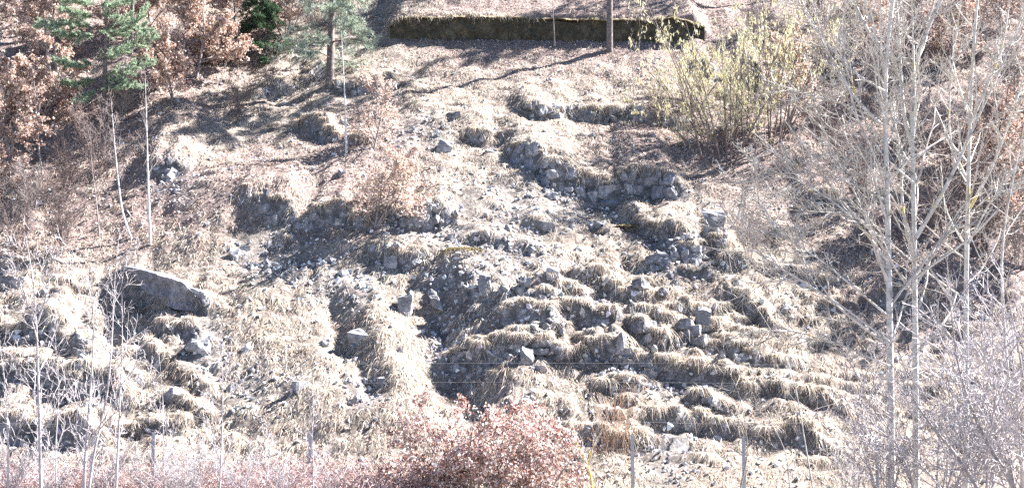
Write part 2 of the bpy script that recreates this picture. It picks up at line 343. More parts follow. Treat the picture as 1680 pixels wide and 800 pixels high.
def grass_field(ntuft, rng, per=7):
    x, y = area_pts(ntuft, rng); z = hz(x, y); u, v = proj(x, y, z); gx, gy = slope(x, y)
    dens = 0.78 + fbm(x, y, 1.2, 2, 21) * 0.7 + fbm(x, y, 0.35, 2, 24) * 0.6 + 0.55 * (0.5 - cells(x + 0.25 * fbm(x, y, 0.5, 2, 33), y, 0.44, 0.60, 4)) / 0.35 + 0.5 * chute(u, v) - 0.8 * w_scree(u, v) - 0.5 * w_litter(u, v) - 0.5 * sstep(2.0, 3.0, np.hypot(gx, gy))
    k = (rng.random(ntuft) < dens) & (u > -60) & (u < 1740) & (v > -60) & (v < 860) & (~((y > 62.6) & (y < 63.4) & (u > 630) & (u < 1140)))
    x, y, z, gx, gy = x[k], y[k], z[k], gx[k], gy[k]; n = len(x)
    x, y, gx, gy = [np.repeat(q, per) for q in (x, y, gx, gy)]; tl = np.repeat(0.13 + 0.24 * rng.random(n) ** 1.7 + 0.10 * np.clip(fbm(x[::per], y[::per], 2.0, 3, 22), 0, 1), per)
    r = 0.07 * np.sqrt(rng.random(n * per)); an = rng.random(n * per) * 6.283; x = x + r * np.cos(an); y = y + r * np.sin(an)
    P = np.stack([x, y, hz(x, y) - 0.02], -1)
    nrm = norm(np.stack([-gx * 0.5, -gy * 0.5, 1 + 0 * gx], -1)); down = norm(np.stack([-gx, -gy, -(gx ** 2 + gy ** 2)], -1))
    out = norm(down * (0.55 + 0.5 * rng.random((n * per, 1))) + np.stack([np.cos(an), np.sin(an), 0 * an], -1) * 0.95)
    cr = np.clip((hz(x, y) - 0.5 * (hz(x, y - 0.3) + hz(x, y + 0.3))) / 0.12, 0, 1); L = tl * (0.6 + 0.7 * rng.random(n * per)) * (0.9 + 0.45 * cr)
    V, q = blades(P, norm(nrm + 0.25 * rng.normal(size=nrm.shape)), out, L, rng, 0.009 + 0.009 * rng.random(n * per), 4, 0.5 + 0.5 * rng.random(n * per) + 0.25 * cr)
    tc = np.repeat(pick(STRAW, n, rng, 0.12), per, 0) * (0.85 + 0.3 * rng.random((n * per, 1)))
    return V, q, np.repeat(tc, 8, 0)
V, q, c = grass_field(105000, np.random.default_rng(11))
tag(obj('dry_grass', mesh('dry_grass', V, q, M_grass, c)), 'straw coloured dry grass covering the rocky slope', 'grass', None, 'stuff')
rl = np.random.default_rng(12); x, y = area_pts(150000, rl, 39.6, 70); z = hz(x, y); u, v = proj(x, y, z); gx, gy = slope(x, y)
k = (rl.random(len(x)) < 0.10 + 0.9 * w_litter(u, v)) & (v > -60); x, y, z, gx, gy = x[k], y[k], z[k], gx[k], gy[k]; n = len(x)
V, q = leaves(np.stack([x, y, z + 0.015 + 0.03 * rl.random(n)], -1), 0.05 + 0.06 * rl.random(n), rl, 0.6, norm(np.stack([-gx, -gy, 1 + 0 * gx], -1) + 0.35 * rl.normal(size=(n, 3))), 0.2)
LIT = [(0.40, 0.33, 0.29), (0.50, 0.44, 0.39), (0.30, 0.22, 0.19), (0.58, 0.51, 0.48), (0.20, 0.14, 0.12)]
tag(obj('leaf_litter', mesh('leaf_litter', V, q, M_leaf, np.repeat(pick(LIT, n, rl, 0.15), 4, 0))), 'fallen brown beech leaves strewn over the slope', 'leaves', None, 'stuff')
def hull(rng, n=11, scl=(1, 1, 1)):
    bm = bmesh.new(); p = rng.random((n, 3)) * 2 - 1; p = p / np.maximum(np.abs(p).max(1, keepdims=True), 1e-3) * (0.75 + 0.25 * rng.random((n, 1))) * np.array(scl) * 0.5
    for q in p: bm.verts.new(q)
    r = bmesh.ops.convex_hull(bm, input=bm.verts); bmesh.ops.delete(bm, geom=[e for e in r['geom_interior'] if isinstance(e, bmesh.types.BMVert)], context='VERTS')
    bm.verts.ensure_lookup_table(); bm.verts.index_update(); V = np.array([v.co[:] for v in bm.verts]); T = np.array([[v.index for v in f.verts] for f in bm.faces]); bm.free(); return V, T
rs = np.random.default_rng(13); HULLS = [hull(rs, 12, (1, 0.8, 0.7)) for _ in range(10)]
def rotm(rng, n):
    qn = norm(rng.normal(size=(n, 4))); w_, x_, y_, z_ = qn.T
    return np.stack([1 - 2 * (y_ * y_ + z_ * z_), 2 * (x_ * y_ - z_ * w_), 2 * (x_ * z_ + y_ * w_), 2 * (x_ * y_ + z_ * w_), 1 - 2 * (x_ * x_ + z_ * z_), 2 * (y_ * z_ - x_ * w_),
                     2 * (x_ * z_ - y_ * w_), 2 * (y_ * z_ + x_ * w_), 1 - 2 * (x_ * x_ + y_ * y_)], -1).reshape(n, 3, 3)
x, y = area_pts(90000, rs); z = hz(x, y); u, v = proj(x, y, z); gx, gy = slope(x, y)
k = rs.random(len(x)) < (u > -40) * (~((u > 170) & (u < 350) & (v > 410) & (v < 512))) * (~((v < 95) & (u > 600) & (u < 1180))) * (0.07 + 0.06 * sstep(690, 760, u) * sstep(300, 420, v) * (1 - sstep(1250, 1350, u)) + 0.6 * w_scree(u, v) * np.clip(0.6 + fbm(x, y, 0.9, 3, 31), 0, 1) + 0.28 * sstep(1.3, 2.1, np.hypot(gx, gy))); stp = sstep(1.3, 2.1, np.hypot(gx, gy))[k]; x, y, z = x[k], y[k], z[k]; n = len(x)
parts, cc = [], []
for h in range(10):
    s = np.arange(h, n, 10); m_ = len(s); sz = 0.045 + (0.13 + 0.10 * stp[s]) * rs.random(m_) ** 2.2; Rm = rotm(rs, m_); HV, HT = HULLS[h]
    P = np.stack([x[s], y[s], z[s] + sz * 0.15], -1)
    Vh = np.einsum('nij,kj->nki', Rm, HV) * sz[:, None, None] + P[:, None]
    parts.append((Vh.reshape(-1, 3), (HT[None] + (np.arange(m_) * len(HV))[:, None, None]).reshape(-1, 3)))
    cc.append(np.repeat(pick([(0.32, 0.32, 0.335), (0.48, 0.48, 0.50), (0.36, 0.36, 0.365), (0.38, 0.365, 0.35), (0.56, 0.56, 0.58)], m_, rs, 0.15), len(HV), 0))
V, f = join(parts); tag(obj('scree', mesh('scree', V, f, M_stone, np.concatenate(cc))), 'loose pale stones of scree between the grass', 'scree', None, 'stuff')

# ------------------------------------------------------------------ rock outcrops in the ledges
def block_hull(rng, scl):                         # an angular block: a jittered box with knocked off corners
    p = np.array([(a, b_, c_) for a in (-1, 1) for b_ in (-1, 1) for c_ in (-1, 1)], float); p = p * rng.uniform(0.62, 1.0, p.shape)
    e = rng.uniform(-1, 1, (4, 3)); e[np.arange(4), rng.integers(0, 3, 4)] = rng.choice([-1, 1], 4); p = np.concatenate([p, e * 0.92]) * np.array(scl) * 0.5
    bm = bmesh.new(); [bm.verts.new(q) for q in p]; r = bmesh.ops.convex_hull(bm, input=bm.verts)
    bmesh.ops.delete(bm, geom=[x_ for x_ in r['geom_interior'] if isinstance(x_, bmesh.types.BMVert)], context='VERTS'); bm.verts.index_update()
    V = np.array([v.co[:] for v in bm.verts]); T = np.array([[v.index for v in f.verts] for f in bm.faces]); bm.free(); return V, T
def rough_block(rng, size, cuts=3, amp=0.06):
    V, T = block_hull(rng, size) if rng.random() < 0.45 else hull(rng, 13, size); bm = bmesh.new(); vs = [bm.verts.new(q) for q in V]
    for t in T: bm.faces.new([vs[i] for i in t])
    bmesh.ops.subdivide_edges(bm, edges=bm.edges[:], cuts=cuts, use_grid_fill=True)
    bmesh.ops.triangulate(bm, faces=bm.faces[:]); bm.verts.index_update()
    V = np.array([v.co[:] for v in bm.verts]); T = np.array([[v.index for v in f.verts] for f in bm.faces]); bm.free()
    s = max(size); o = rng.random(3) * 50
    for ax, (a, b_) in enumerate(((1, 2), (0, 2), (0, 1))): V[:, ax] += amp * s * (fbm(V[:, a] + o[0] + V[:, ax] * 0.7, V[:, b_] + o[1], 0.35 * s, 4, 40 + ax) + 0.9 * fbm(V[:, a] + o[2], V[:, b_] + V[:, ax], 0.16 * s, 2, 44 + ax))
    return V, T
OUT = {'broken': 'short broken rock face right of the dark gully', 'upright': 'short rock face of small upright stones on the right slope above the long ledges',
       'upper': 'grey bedded rock face under the dark wall at the top', 'main': 'rock face with pale upright blocks below the flat grass terrace',
       'side': 'blocky pale outcrop with a lit right corner beside the poplars', 'notch': 'dark low rock step below the blocky pale outcrop',
       'long': 'long broken rock ledge crossing the lower right slope', 'low': 'lowest long rock ledge just above the fence wires',
       'west': 'shadowed rock step at the far left behind bare saplings', 'leaning': 'dark rock step to the left of the central leafy beech bush',
       'mid': 'grey rock step just right of the central leafy beech bush', 'top': 'small rock step beneath the pine with pale green boughs', 'corner': 'pale broken rock face behind the tall white birch sapling'}
ro = np.random.default_rng(14)
for q, h, nm, L in LW:
    if not nm: continue
    xs = q[0, 0] + 0.2; parts = []
    while xs < q[-1, 0] - 0.1:
        wd = 0.15 + 0.42 * ro.random() ** 1.4
        if ro.random() < (0.85 if nm in ('main', 'upper', 'side') else 0.55):
            for lay in range(2):
                hh = h * ro.uniform(0.6, 1.15) * (0.62, 0.55, 0.42)[lay]
                V, T = rough_block(ro, (wd * 1.2, ro.uniform(0.4, 0.7), hh), 4, 0.085)
                V = V @ np.array(Euler((ro.normal() * .22, ro.normal() * .28, ro.normal() * .5)).to_matrix())
                px = xs + ro.normal() * 0.1; yl = np.interp(px, q[:, 0], q[:, 1]) + 0.10 + 0.13 * lay - fbm(px, np.interp(px, q[:, 0], q[:, 1]), 0.9, 4, 5) * 0.45
                pz = hz(px, yl - 0.25) + hh * 0.38 + lay * h * 0.34
                parts.append((V, T, np.array([px, yl, pz])))
        xs += wd * ro.uniform(0.75, 1.35)
    if parts:
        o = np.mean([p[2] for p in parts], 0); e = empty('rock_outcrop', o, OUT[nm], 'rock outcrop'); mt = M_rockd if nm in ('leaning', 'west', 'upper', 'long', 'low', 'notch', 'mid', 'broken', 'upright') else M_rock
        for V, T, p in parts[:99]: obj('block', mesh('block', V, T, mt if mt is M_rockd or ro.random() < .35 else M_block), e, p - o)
# single boulders
def boulder(u, v, wpx, hpx, label, seed, mt=None, dpt=0.8, tilt=0.0, rz=0.0):
    g = gpt(u, v); s = g[1] / F; wd, h = wpx * s, hpx * s; rng = np.random.default_rng(seed)
    V, T = rough_block(rng, (wd, max(wd, h) * dpt, h * 1.3), 4, 0.075); V = V + np.array([0, 0, h * 0.35])
    o = tag(obj('boulder', mesh('boulder', V, T, mt or M_rock), loc=g + np.array([0, 0.25 * wd, 0])), label, 'boulder'); o.rotation_euler = (0, tilt, rz); return o
def big_block():
    g0 = gpt(186, 462); g1 = gpt(338, 502); L = g1[0] - g0[0]; rng = np.random.default_rng(5)
    nu, nvv = 80, 56; t = np.linspace(0, 1, nu); prof = np.linspace(0, 1, nvv)
    V = np.zeros((nu, nvv, 3)); F_ = []
    top = np.interp(t, [0, .1, .5, .78, .9, 1.0], [0.5, 0.95, 1.0, 0.95, 0.45, 0.02]); bot = np.interp(t, [0, .15, .7, 1], [-0.1, -0.35, -0.5, -0.35])
    front = np.interp(t, [0, .4, .74, .82, 1.0], [0.6, -0.15, -0.75, -0.55, 0.25])
    for i in range(nu):
        for j in range(nvv):
            p = prof[j]
            if p < 0.5: z = bot[i] + (top[i] - bot[i]) * p * 2; yy = front[i] - 0.16 * (p * 2) + 0.10 * math.sin(p * 2 * math.pi)
            else: qd = (p - 0.5) * 2; z = top[i] + 0.15 * qd - 0.9 * max(0, qd - 0.85) * 4; yy = front[i] - 0.16 + qd * 1.5
            V[i, j] = (t[i] * L, yy, z)
    X, Z = V[..., 0].copy(), V[..., 2].copy(); Yc = V[..., 1].copy()
    V[..., 1] += 0.12 * fbm(X, Z + Yc, 0.5, 5, 51) + 0.05 * np.round(2.2 * fbm(X * 1.3, Z * 0.6, 0.6, 2, 55)); V[..., 2] += 0.08 * fbm(X, Yc + Z, 0.5, 5, 52); V[..., 0] += 0.10 * fbm(Z, Yc, 0.4, 3, 53)
    a, b_ = np.meshgrid(np.arange(nu - 1), np.arange(nvv - 1), indexing='ij'); a = (a * nvv + b_).ravel()
    f = np.stack([a, a + nvv, a + nvv + 1, a + 1], -1); y = (g0[1] + g1[1]) / 2
    xs = V[..., 0] + g0[0]; base_z = np.interp(t, [0, 1], [g0[2] + 0.05, g1[2] - 0.05])[:, None]; V[..., 2] = V[..., 2] * 0.58 + base_z; V[..., 1] += np.interp(t, [0, 1], [g0[1] + .1, g1[1] + .2])[:, None]; V[..., 0] = xs
    o = V.reshape(-1, 3).mean(0)
    tag(obj('boulder', mesh('boulder', V.reshape(-1, 3) - o, f, M_block), loc=o), 'largest boulder, long grey block with a flat top and shaded face at left', 'boulder')
big_block()
for args in [(318,492,42,20,'small pale rock at the lower right end of the largest boulder',61), (430,345,38,40,'dark leaning boulder with a lit top left of the central leafy bush',62,M_rockd,.8,.3),
             (728,250,34,26,'grey faceted boulder alone on bright grass right of the white birch stem',63), (742,196,36,14,'flat low boulder in the upper grass below the dark wall',64,M_rockd),
             (665,515,26,32,'pale upright boulder in a dark notch at the head of the gully',65), (722,510,18,40,'slim white slab leaning at the top of the dark gully',66,M_rock,.5,-.4),
             (795,480,22,34,'pale tall stone standing above the dark gully',67), (590,560,40,24,'pale squat boulder on the small rib left of the gully',68),
             (580,664,22,16,'small rounded grey boulder at the foot of the small rib',69), (1128,704,34,22,'pale striped boulder beside a dark hole above the fence',70),
             (1150,540,28,36,'white split rock in a dark hole on the right slope',71,M_rock,.6,.2), (1172,385,42,46,'white rough rock topping the blocky pale outcrop',72),
             (325,580,52,26,'flat pale boulder low on the left slope behind bare saplings',73), (378,642,18,14,'small square white stone on the left slope',74),
             (20,468,44,16,'dark slab at the left edge of the slope',75,M_rockd), (890,375,44,18,'dark low boulder in the middle of the scree',76,M_rockd),
             (690,368,44,34,'rough grey boulder right below the central leafy bush',77), (640,440,24,22,'pale stone under a tuft in the scree centre',78),
             (865,600,24,36,'white stacked stones over the lowest ledge, centre',79), (1018,575,18,30,'white upright stone wedged in the long ledge',80),
             (402,412,18,10,'small pale stone at the left end of the blue shaded scree',81), (620,195,20,14,'small rock in the grass just right of the birch stem',82)]: boulder(*args)
# repeated rocks
rr = np.random.default_rng(15); RM = [mesh('rock', *rough_block(rr, (0.42, 0.34, 0.30), 3, 0.08), M_rock) for _ in range(7)]
GROUPS = [('pale angular rock lodged in the long ledges of the lower right slope', 'rocks in the lower right ledges', (740,1300,500,720), 40),
          ('grey angular rock on the scree right of the central leafy bush', 'rocks on the central scree', (680,1000,300,460), 34),
          ('pale angular rock among grass left of the dark gully', 'rocks left of the gully', (380,680,400,660), 34),
          ('small rock among bare saplings on the lower left slope', 'rocks on the lower left slope', (10,350,480,720), 30),
          ('small pale rock on the upper slope below the dark wall', 'rocks on the upper slope', (250,1000,150,300), 26)]
for lab, grp, (u0, u1, v0, v1), n in GROUPS:
    k = 0; tries = 0
    while k < n and tries < 4000:
        tries += 1; u, v = rr.uniform(u0, u1), rr.uniform(v0, v1); g = gpt(u, v); sx, sy = slope(g[0], g[1])
        if rr.random() > 0.12 + 0.9 * float(sstep(1.1, 2.0, math.hypot(sx, sy))) + 0.25 * float(w_scree(u, v)): continue
        o = obj('rock', RM[k % 7], loc=(g[0], g[1] + 0.03, g[2] + 0.03)); o.rotation_euler = rr.random(3) * 6.28; s = 0.45 + 0.8 * rr.random() ** 2
        o.scale = (s, s * rr.uniform(.7, 1.1), s * rr.uniform(.7, 1.3)); tag(o, lab, 'rock', grp); k += 1

# ------------------------------------------------------------------ tussocks hanging over the ledges
def tussock_mesh(seed, nb=170):
    rng = np.random.default_rng(seed); an = rng.random(nb) * 6.283; r = 0.22 * np.sqrt(rng.random(nb))
    P = np.stack([1.3 * r * np.cos(an), 0.8 * r * np.sin(an), -0.05 + 0 * an], -1); up = norm(np.stack([0.5 * np.cos(an) * r / .16, -0.15 + 0.5 * np.sin(an) * r / .16, 1 + 0 * an], -1) + 0.2 * rng.normal(size=(nb, 3)))
    out = norm(np.stack([np.cos(an) * 0.65 + 0.4 * rng.normal(size=nb), np.sin(an) * 0.55 - 0.6, -0.15 + 0.35 * rng.normal(size=nb)], -1))
    V, q = blades(P, up, out, 0.22 + 0.42 * rng.random(nb), rng, 0.012 + 0.012 * rng.random(nb), 4, 0.5 + 0.8 * rng.random(nb))
    return mesh('grass_tussock', V, q, M_grass, np.repeat(pick(STRAW, nb, rng, 0.13), 8, 0))
TM = [tussock_mesh(100 + k) for k in range(8)]
rt = np.random.default_rng(16); x, y = area_pts(60000, rt, 40.5, 61.5)
edge = hz(x, y) - 0.5 * (hz(x, y - 0.35) + hz(x, y + 0.35)); gx, gy = slope(x, y, 0.2); u, v = proj(x, y, hz(x, y))
o = np.argsort(-(edge + 0.03 * rt.random(len(x)))); kept = []
TG = [(lambda u, v: (u > 690) & (v > 470), 'mop of dry grass drooping over a ledge of the lower right slope', 'tussocks on the lower right ledges', 130),
      (lambda u, v: (u < 400) & (v > 420), 'mop of dry grass drooping on the lower left slope behind bare saplings', 'tussocks on the lower left slope', 60),
      (lambda u, v: (u > 690) & (v <= 470) & (v > 110), 'mop of dry grass hanging from a ledge of the upper right slope', 'tussocks on the upper right ledges', 60),
      (lambda u, v: (u >= 400) & (u <= 690) & (v > 110), 'mop of dry grass on the middle slope left of the gully', 'tussocks left of the gully', 45)]
cnt = [0] * 4
for i in o[:9000]:
    if not (-10 < u[i] < 1690 and v[i] < 800): continue
    if chute(u[i], v[i]) > 0.4: continue
    if 175 < u[i] < 350 and 420 < v[i] < 515: continue
    if any((x[i] - a) ** 2 + (y[i] - b_) ** 2 < 0.06 for a, b_ in kept): continue
    for gi, (fn, lab, grp, mx) in enumerate(TG):
        if fn(u[i], v[i]) and cnt[gi] < mx:
            cnt[gi] += 1; kept.append((x[i], y[i])); t = obj('grass_tussock', TM[len(kept) % 8], loc=(x[i], y[i] - 0.04, hz(x[i], y[i]) - 0.01))
            t.rotation_euler = (0, 0, rt.normal() * 0.35 + math.atan2(gx[i], max(gy[i], 0.2)) * -0.6); s = 0.34 + 0.42 * rt.random() ** 1.6; t.scale = (s * rt.uniform(.9, 1.25), s, s); tag(t, lab, 'grass tussock', grp); break
# moss cushions
for (u, v, s, lab) in [(758,412,.62,'ochre green moss cushion below the central leafy bush'), (1030,372,.38,'dark moss cushion on the right of the scree')]:
    g = gpt(u, v); rng = np.random.default_rng(int(u)); n = 900; d = norm(rng.normal(size=(n, 3))); d[:, 2] = np.abs(d[:, 2]); p = d * np.array([s, s * .7, s * .2]) * rng.uniform(.85, 1.05, (n, 1))
    V, q = leaves(p, 0.05 + 0.04 * rng.random(n), rng, 0.5)
    tag(obj('moss_cushion', mesh('moss_cushion', V, q, M_grass, np.repeat(pick([(0.17, 0.14, 0.06), (0.30, 0.25, 0.13), (0.11, 0.09, 0.04), (0.40, 0.33, 0.22)], n, rng), 4, 0)), loc=g), lab, 'moss')

# ------------------------------------------------------------------ retaining wall at the top
def wall():
    q = LW[-1][0]; a, b_ = gpt(640, 56), gpt(1140, 66); n = 260; t = np.linspace(0, 1, n); rng = np.random.default_rng(77)
    x = q[0, 0] + (q[-1, 0] - q[0, 0]) * t; yl = np.interp(x, q[:, 0], q[:, 1]) - 0.30; gz = np.polyval(np.polyfit(x, hz(x, yl - 0.4), 2), x)
    c0 = np.array([x.mean(), yl.mean(), gz.mean()]); w0 = empty('retaining_wall', c0, 'long dark mossy stone wall shoring up the top of the slope', 'wall')
    def prism(z0, z1, y0, y1, nm, mt, rows, jit):
        us = np.linspace(0, 1, rows); V = np.zeros((n, rows + 2, 3))
        V[:, :rows, 0] = x[:, None]; V[:, :rows, 1] = (yl + y0)[:, None] + 0.12 * us[None] * (y1 - y0 > .5); V[:, :rows, 2] = z0[:, None] + (z1 - z0)[:, None] * us[None]
        V[:, rows] = np.stack([x, yl + y1, z1], -1); V[:, rows + 1] = np.stack([x, yl + y1, z0], -1)
        V[:, :rows, 1] += jit * fbm(np.repeat(x, rows).reshape(n, rows), V[:, :rows, 2], 0.35, 4, 61); V[:, rows - 1:rows + 1, 2] += 0.5 * jit * fbm(x, x * 0, 0.7, 3, 62)[:, None]
        m_ = rows + 2; f = []; i = (np.arange(n - 1) * m_)[:, None]; j = np.arange(m_)[None]; j2 = (j + 1) % m_
        f = np.stack([i + j, i + m_ + j, i + m_ + j2, i + j2], -1).reshape(-1, 4); caps = np.stack([np.arange(m_)[::-1], np.arange(m_) + (n - 1) * m_])
        obj(nm, mesh(nm, V.reshape(-1, 3) - c0, [f, caps], mt), w0)
    ht = np.interp(t, [0, .03, .1, .5, .9, 1], [0.7, 1.08, 1.16, 1.18, 1.12, 0.85]) + 0.14 * fbm(x, x * 0, 1.6, 4, 63)
    prism(gz - 0.4, gz + ht, 0.0, 0.62, 'wall_face', M_wall, 18, 0.20); prism(gz + ht + 0.003, gz + ht + 0.10, -0.07, 0.7, 'coping', M_moss, 4, 0.16)
M_moss = noisy('moss_cap', 7, [(0.3, (0.05, 0.04, 0.02)), (0.48, (0.12, 0.095, 0.045)), (0.56, (0.24, 0.20, 0.13)), (0.75, (0.40, 0.34, 0.27))], 0.8, 0.05)
wall()
def wall_fringe():                                # dry grass and old stalks hanging over the top of the wall
    w0 = bpy.data.objects['retaining_wall']; me = bpy.data.objects['coping'].data; co = np.array([v.co[:] for v in me.vertices]) + np.array(w0.location); rng = np.random.default_rng(78)
    n = 2600; p = co[rng.integers(0, len(co), n)]; p = p[p[:, 2] > np.median(co[:, 2]) - .1]; p = p[fbm(p[:, 0], p[:, 0] * 0, 0.8, 3, 64) > -0.12 + 0.25 * rng.random(len(p))]; n = len(p); p = p + rng.normal(size=(n, 3)) * 0.04
    V, q = blades(p, norm(np.array([0, 0, 1.0]) + 0.4 * rng.normal(size=(n, 3))), norm(np.array([0, -1.0, 0]) + 0.5 * rng.normal(size=(n, 3))), rng.uniform(.10, .38, n), rng, rng.uniform(.01, .02, n), 4, rng.uniform(.5, 1.6, n))
    c = np.array(w0.location); obj('grass_fringe', mesh('grass_fringe', V - c, q, M_grass, np.repeat(pick(STRAW, n, rng), 8, 0)), w0)['kind'] = 'stuff'
wall_fringe()

# ------------------------------------------------------------------ trees
def resample(C, P):
    C = np.asarray(C, float); d = np.concatenate([[0], np.cumsum(np.linalg.norm(np.diff(C, axis=0), axis=1))]); t = np.linspace(0, d[-1], P)
    m_ = np.array([np.interp(t, d, C[:, k]) for k in range(3)]).T
    for _ in range(2): m_[1:-1] = 0.25 * m_[:-2] + 0.5 * m_[1:-1] + 0.25 * m_[2:]
    return m_
def grow(C, Rd, n, rng, t0=0.25, t1=0.98, ang=(30, 60), ratio=(0.3, 0.6), up=0.1, wig=0.12, P=6, rr=0.55, rmin=0.004, fall=0.55, lmin=0.0, flat=0.0):
    N, Pp, _ = C.shape; Lp = np.linalg.norm(np.diff(C, axis=1), axis=2).sum(1)
    t = t0 + (t1 - t0) * ((np.arange(n)[None] + rng.random((N, n))) / n); s = t * (Pp - 1); i = np.minimum(s.astype(int), Pp - 2); f = (s - i)[..., None]
    I = np.arange(N)[:, None]; A, B = C[I, i], C[I, i + 1]; p = (A * (1 - f) + B * f).reshape(-1, 3); T = norm(B - A).reshape(-1, 3)
    r0 = (Rd[I, i] * (1 - f[..., 0]) + Rd[I, i + 1] * f[..., 0]).reshape(-1); t = t.reshape(-1); M_ = N * n
    pr = rng.normal(size=(M_, 3)); pr[:, 2] *= (1 - flat); pr = norm(pr - (pr * T).sum(-1, keepdims=True) * T); a = np.radians(rng.uniform(*ang, M_))[:, None]
    d = norm(np.cos(a) * T + np.sin(a) * pr); L = np.repeat(Lp, n) * rng.uniform(*ratio, M_) * (1 - fall * (t - t0) / (1 - t0)) + lmin
    out = np.zeros((M_, P, 3)); out[:, 0] = p; st_ = (L / (P - 1))[:, None]
    for k in range(1, P):
        d = norm(d + wig * rng.normal(size=(M_, 3)) + np.array([0, 0, up])); out[:, k] = out[:, k - 1] + d * st_
    rad = np.maximum(r0 * rr, rmin)[:, None] * np.linspace(1, 0.35, P)[None]
    return out, np.maximum(rad, rmin * 0.7)
def stem_curve(pts, Y, P=14, bow=0.0, seed=0):
    rng = np.random.default_rng(seed); pts = np.array(pts, float); Yv = np.full(len(pts), float(Y)) + np.cumsum(rng.normal(size=len(pts)) * bow)
    return resample(at_depth(pts[:, 0], pts[:, 1], Yv), P)
def assemble(name, loc, label, cat, trunk, crown, mt, mc, leaf=None, group=None, tname='trunk', cname='crown', lname='foliage'):
    loc = np.asarray(loc, float); o = empty(name, loc, label, cat, group)
    if trunk is not None: V, f = join(trunk); obj(tname, mesh(tname, V - loc, f, mt, None, True), o)
    if crown: V, f = join(crown); obj(cname, mesh(cname, V - loc, f, mc), o)
    if leaf is not None: V, f, c, ml = leaf; obj(lname, mesh(lname, V - loc, f, ml, c), o)
    return o
def on_curves(C, n, rng, spread=0.03, t0=0.15):
    N, P, _ = C.shape; k = rng.integers(0, N, n); s = (t0 + (1 - t0) * rng.random(n)) * (P - 1); i = np.minimum(s.astype(int), P - 2); f = (s - i)[:, None]
    return C[k, i] * (1 - f) + C[k, i + 1] * f + rng.normal(size=(n, 3)) * spread, norm(C[k, i + 1] - C[k, i])
BEECH = [(0.54, 0.41, 0.34), (0.62, 0.50, 0.43), (0.44, 0.31, 0.25), (0.30, 0.18, 0.13), (0.68, 0.57, 0.51)]
BEECHR = [(0.62, 0.50, 0.46), (0.70, 0.61, 0.58), (0.47, 0.32, 0.28), (0.28, 0.13, 0.11), (0.74, 0.67, 0.65), (0.52, 0.38, 0.33), (0.40, 0.24, 0.19)]
BEECHP = [(0.58, 0.46, 0.39), (0.66, 0.56, 0.49), (0.48, 0.36, 0.30), (0.34, 0.22, 0.17), (0.70, 0.62, 0.56)]
def leafy(name, u, v, Y, hgt, wide, label, cat, seed, nleaf, cols, stems=1, spread=0.35, ls=(0.07, 0.14), lean=(0, 0)):
    rng = np.random.default_rng(seed)
    g = gpt(u, v) if Y is None else at_depth(u, v, Y); g = np.array(g)
    if Y is not None: g[2] = hz(g[0], g[1])
    Cs, Rs = [], []
    for k in range(stems):
        a = rng.random() * 6.28; tip = g + np.array([math.cos(a) * spread * hgt * (stems > 1) + lean[0] * hgt, math.sin(a) * spread * hgt * .7 * (stems > 1) + lean[1] * hgt, hgt * rng.uniform(.75, 1)])
        mid = (g + tip) / 2 + rng.normal(size=3) * 0.05 * hgt; base_ = g + np.array([math.cos(a), math.sin(a), 0]) * 0.12 * (stems > 1) - np.array([0, 0, .1])
        Cs.append(resample([base_, mid, tip], 12)); Rs.append(np.linspace(0.011 * hgt + 0.012, 0.008, 12) / (1 + .25 * (stems > 1)))
    C0, R0 = np.array(Cs), np.array(Rs)
    C1, R1 = grow(C0, R0, max(8, int(26 / stems)), rng, 0.12, 0.97, (45, 80), (wide * .75, wide * 1.15), 0.03, 0.12, 7, 0.5, 0.008, 0.6)
    C2, R2 = grow(C1, R1, 8, rng, 0.2, 0.98, (30, 65), (0.3, 0.6), 0.02, 0.15, 5, 0.6, 0.005, 0.4)
    P, _ = on_curves(np.concatenate([C2]), int(nleaf * .75), rng, 0.05); P2, _ = on_curves(C1, nleaf - len(P), rng, 0.06, 0.4); P = np.concatenate([P, P2])
    V, q = leaves(P, rng.uniform(*ls, len(P)), rng, 0.62)
    return assemble(name, g, label, cat, [tubes(C0, R0, 6)], [tubes(C1, R1, 4), tubes(C2, R2, 3)], M_ltwig, M_ltwig, (V, q, np.repeat(pick(cols, len(P), rng, 0.15), 4, 0), M_leaf), cname='branches')
# copper beeches holding their dead leaves
leafy('beech_tree', 20, 275, None, 4.3, 0.44, 'broad copper beech with dead leaves at the upper left edge', 'tree', 201, 10000, BEECH, 1)
leafy('beech_tree', 95, 120, None, 5.0, 0.42, 'copper beech behind the pine at the upper left', 'tree', 202, 9000, BEECH)
leafy('beech_tree', 322, 128, None, 5.0, 0.48, 'copper beech in brown leaf between the two pines', 'tree', 203, 13000, BEECH)
leafy('beech_tree', 250, 60, None, 4.0, 0.45, 'small copper beech high up beside the left pine', 'tree', 209, 6000, BEECH)
leafy('beech_sapling', 612, 245, None, 2.9, 0.42, 'slender beech sapling in pinkish leaf beside the lone white birch stem', 'tree', 204, 2200, BEECHP, 1, .3, (0.05, 0.10))
leafy('beech_bush', 610, 372, None, 2.6, 0.62, 'central leafy beech bush, pinkish brown, in the middle of the slope', 'bush', 205, 7000, BEECHP, 5, .5, (0.05, 0.10))
leafy('beech_sapling', 1290, 210, None, 4.6, 0.33, 'beech sapling in tan leaf left of the forked poplars, upper right', 'tree', 206, 3600, BEECHP, 1, .3)
leafy('beech_sapling', 1640, 330, None, 3.4, 0.5, 'beech in brown leaf at the right edge behind the poplars', 'tree', 207, 4600, BEECH, 2, .3)
leafy('beech_bush', 785, 850, 38.6, 2.45, 0.54, 'large reddish beech bush at the bottom centre in front of the fence', 'bush', 208, 8000, BEECHR, 12, .75, (0.06, 0.12))
leafy('beech_tree', 30, 60, None, 4.5, 0.5, 'copper beech at the top left corner', 'tree', 212, 9000, BEECH)
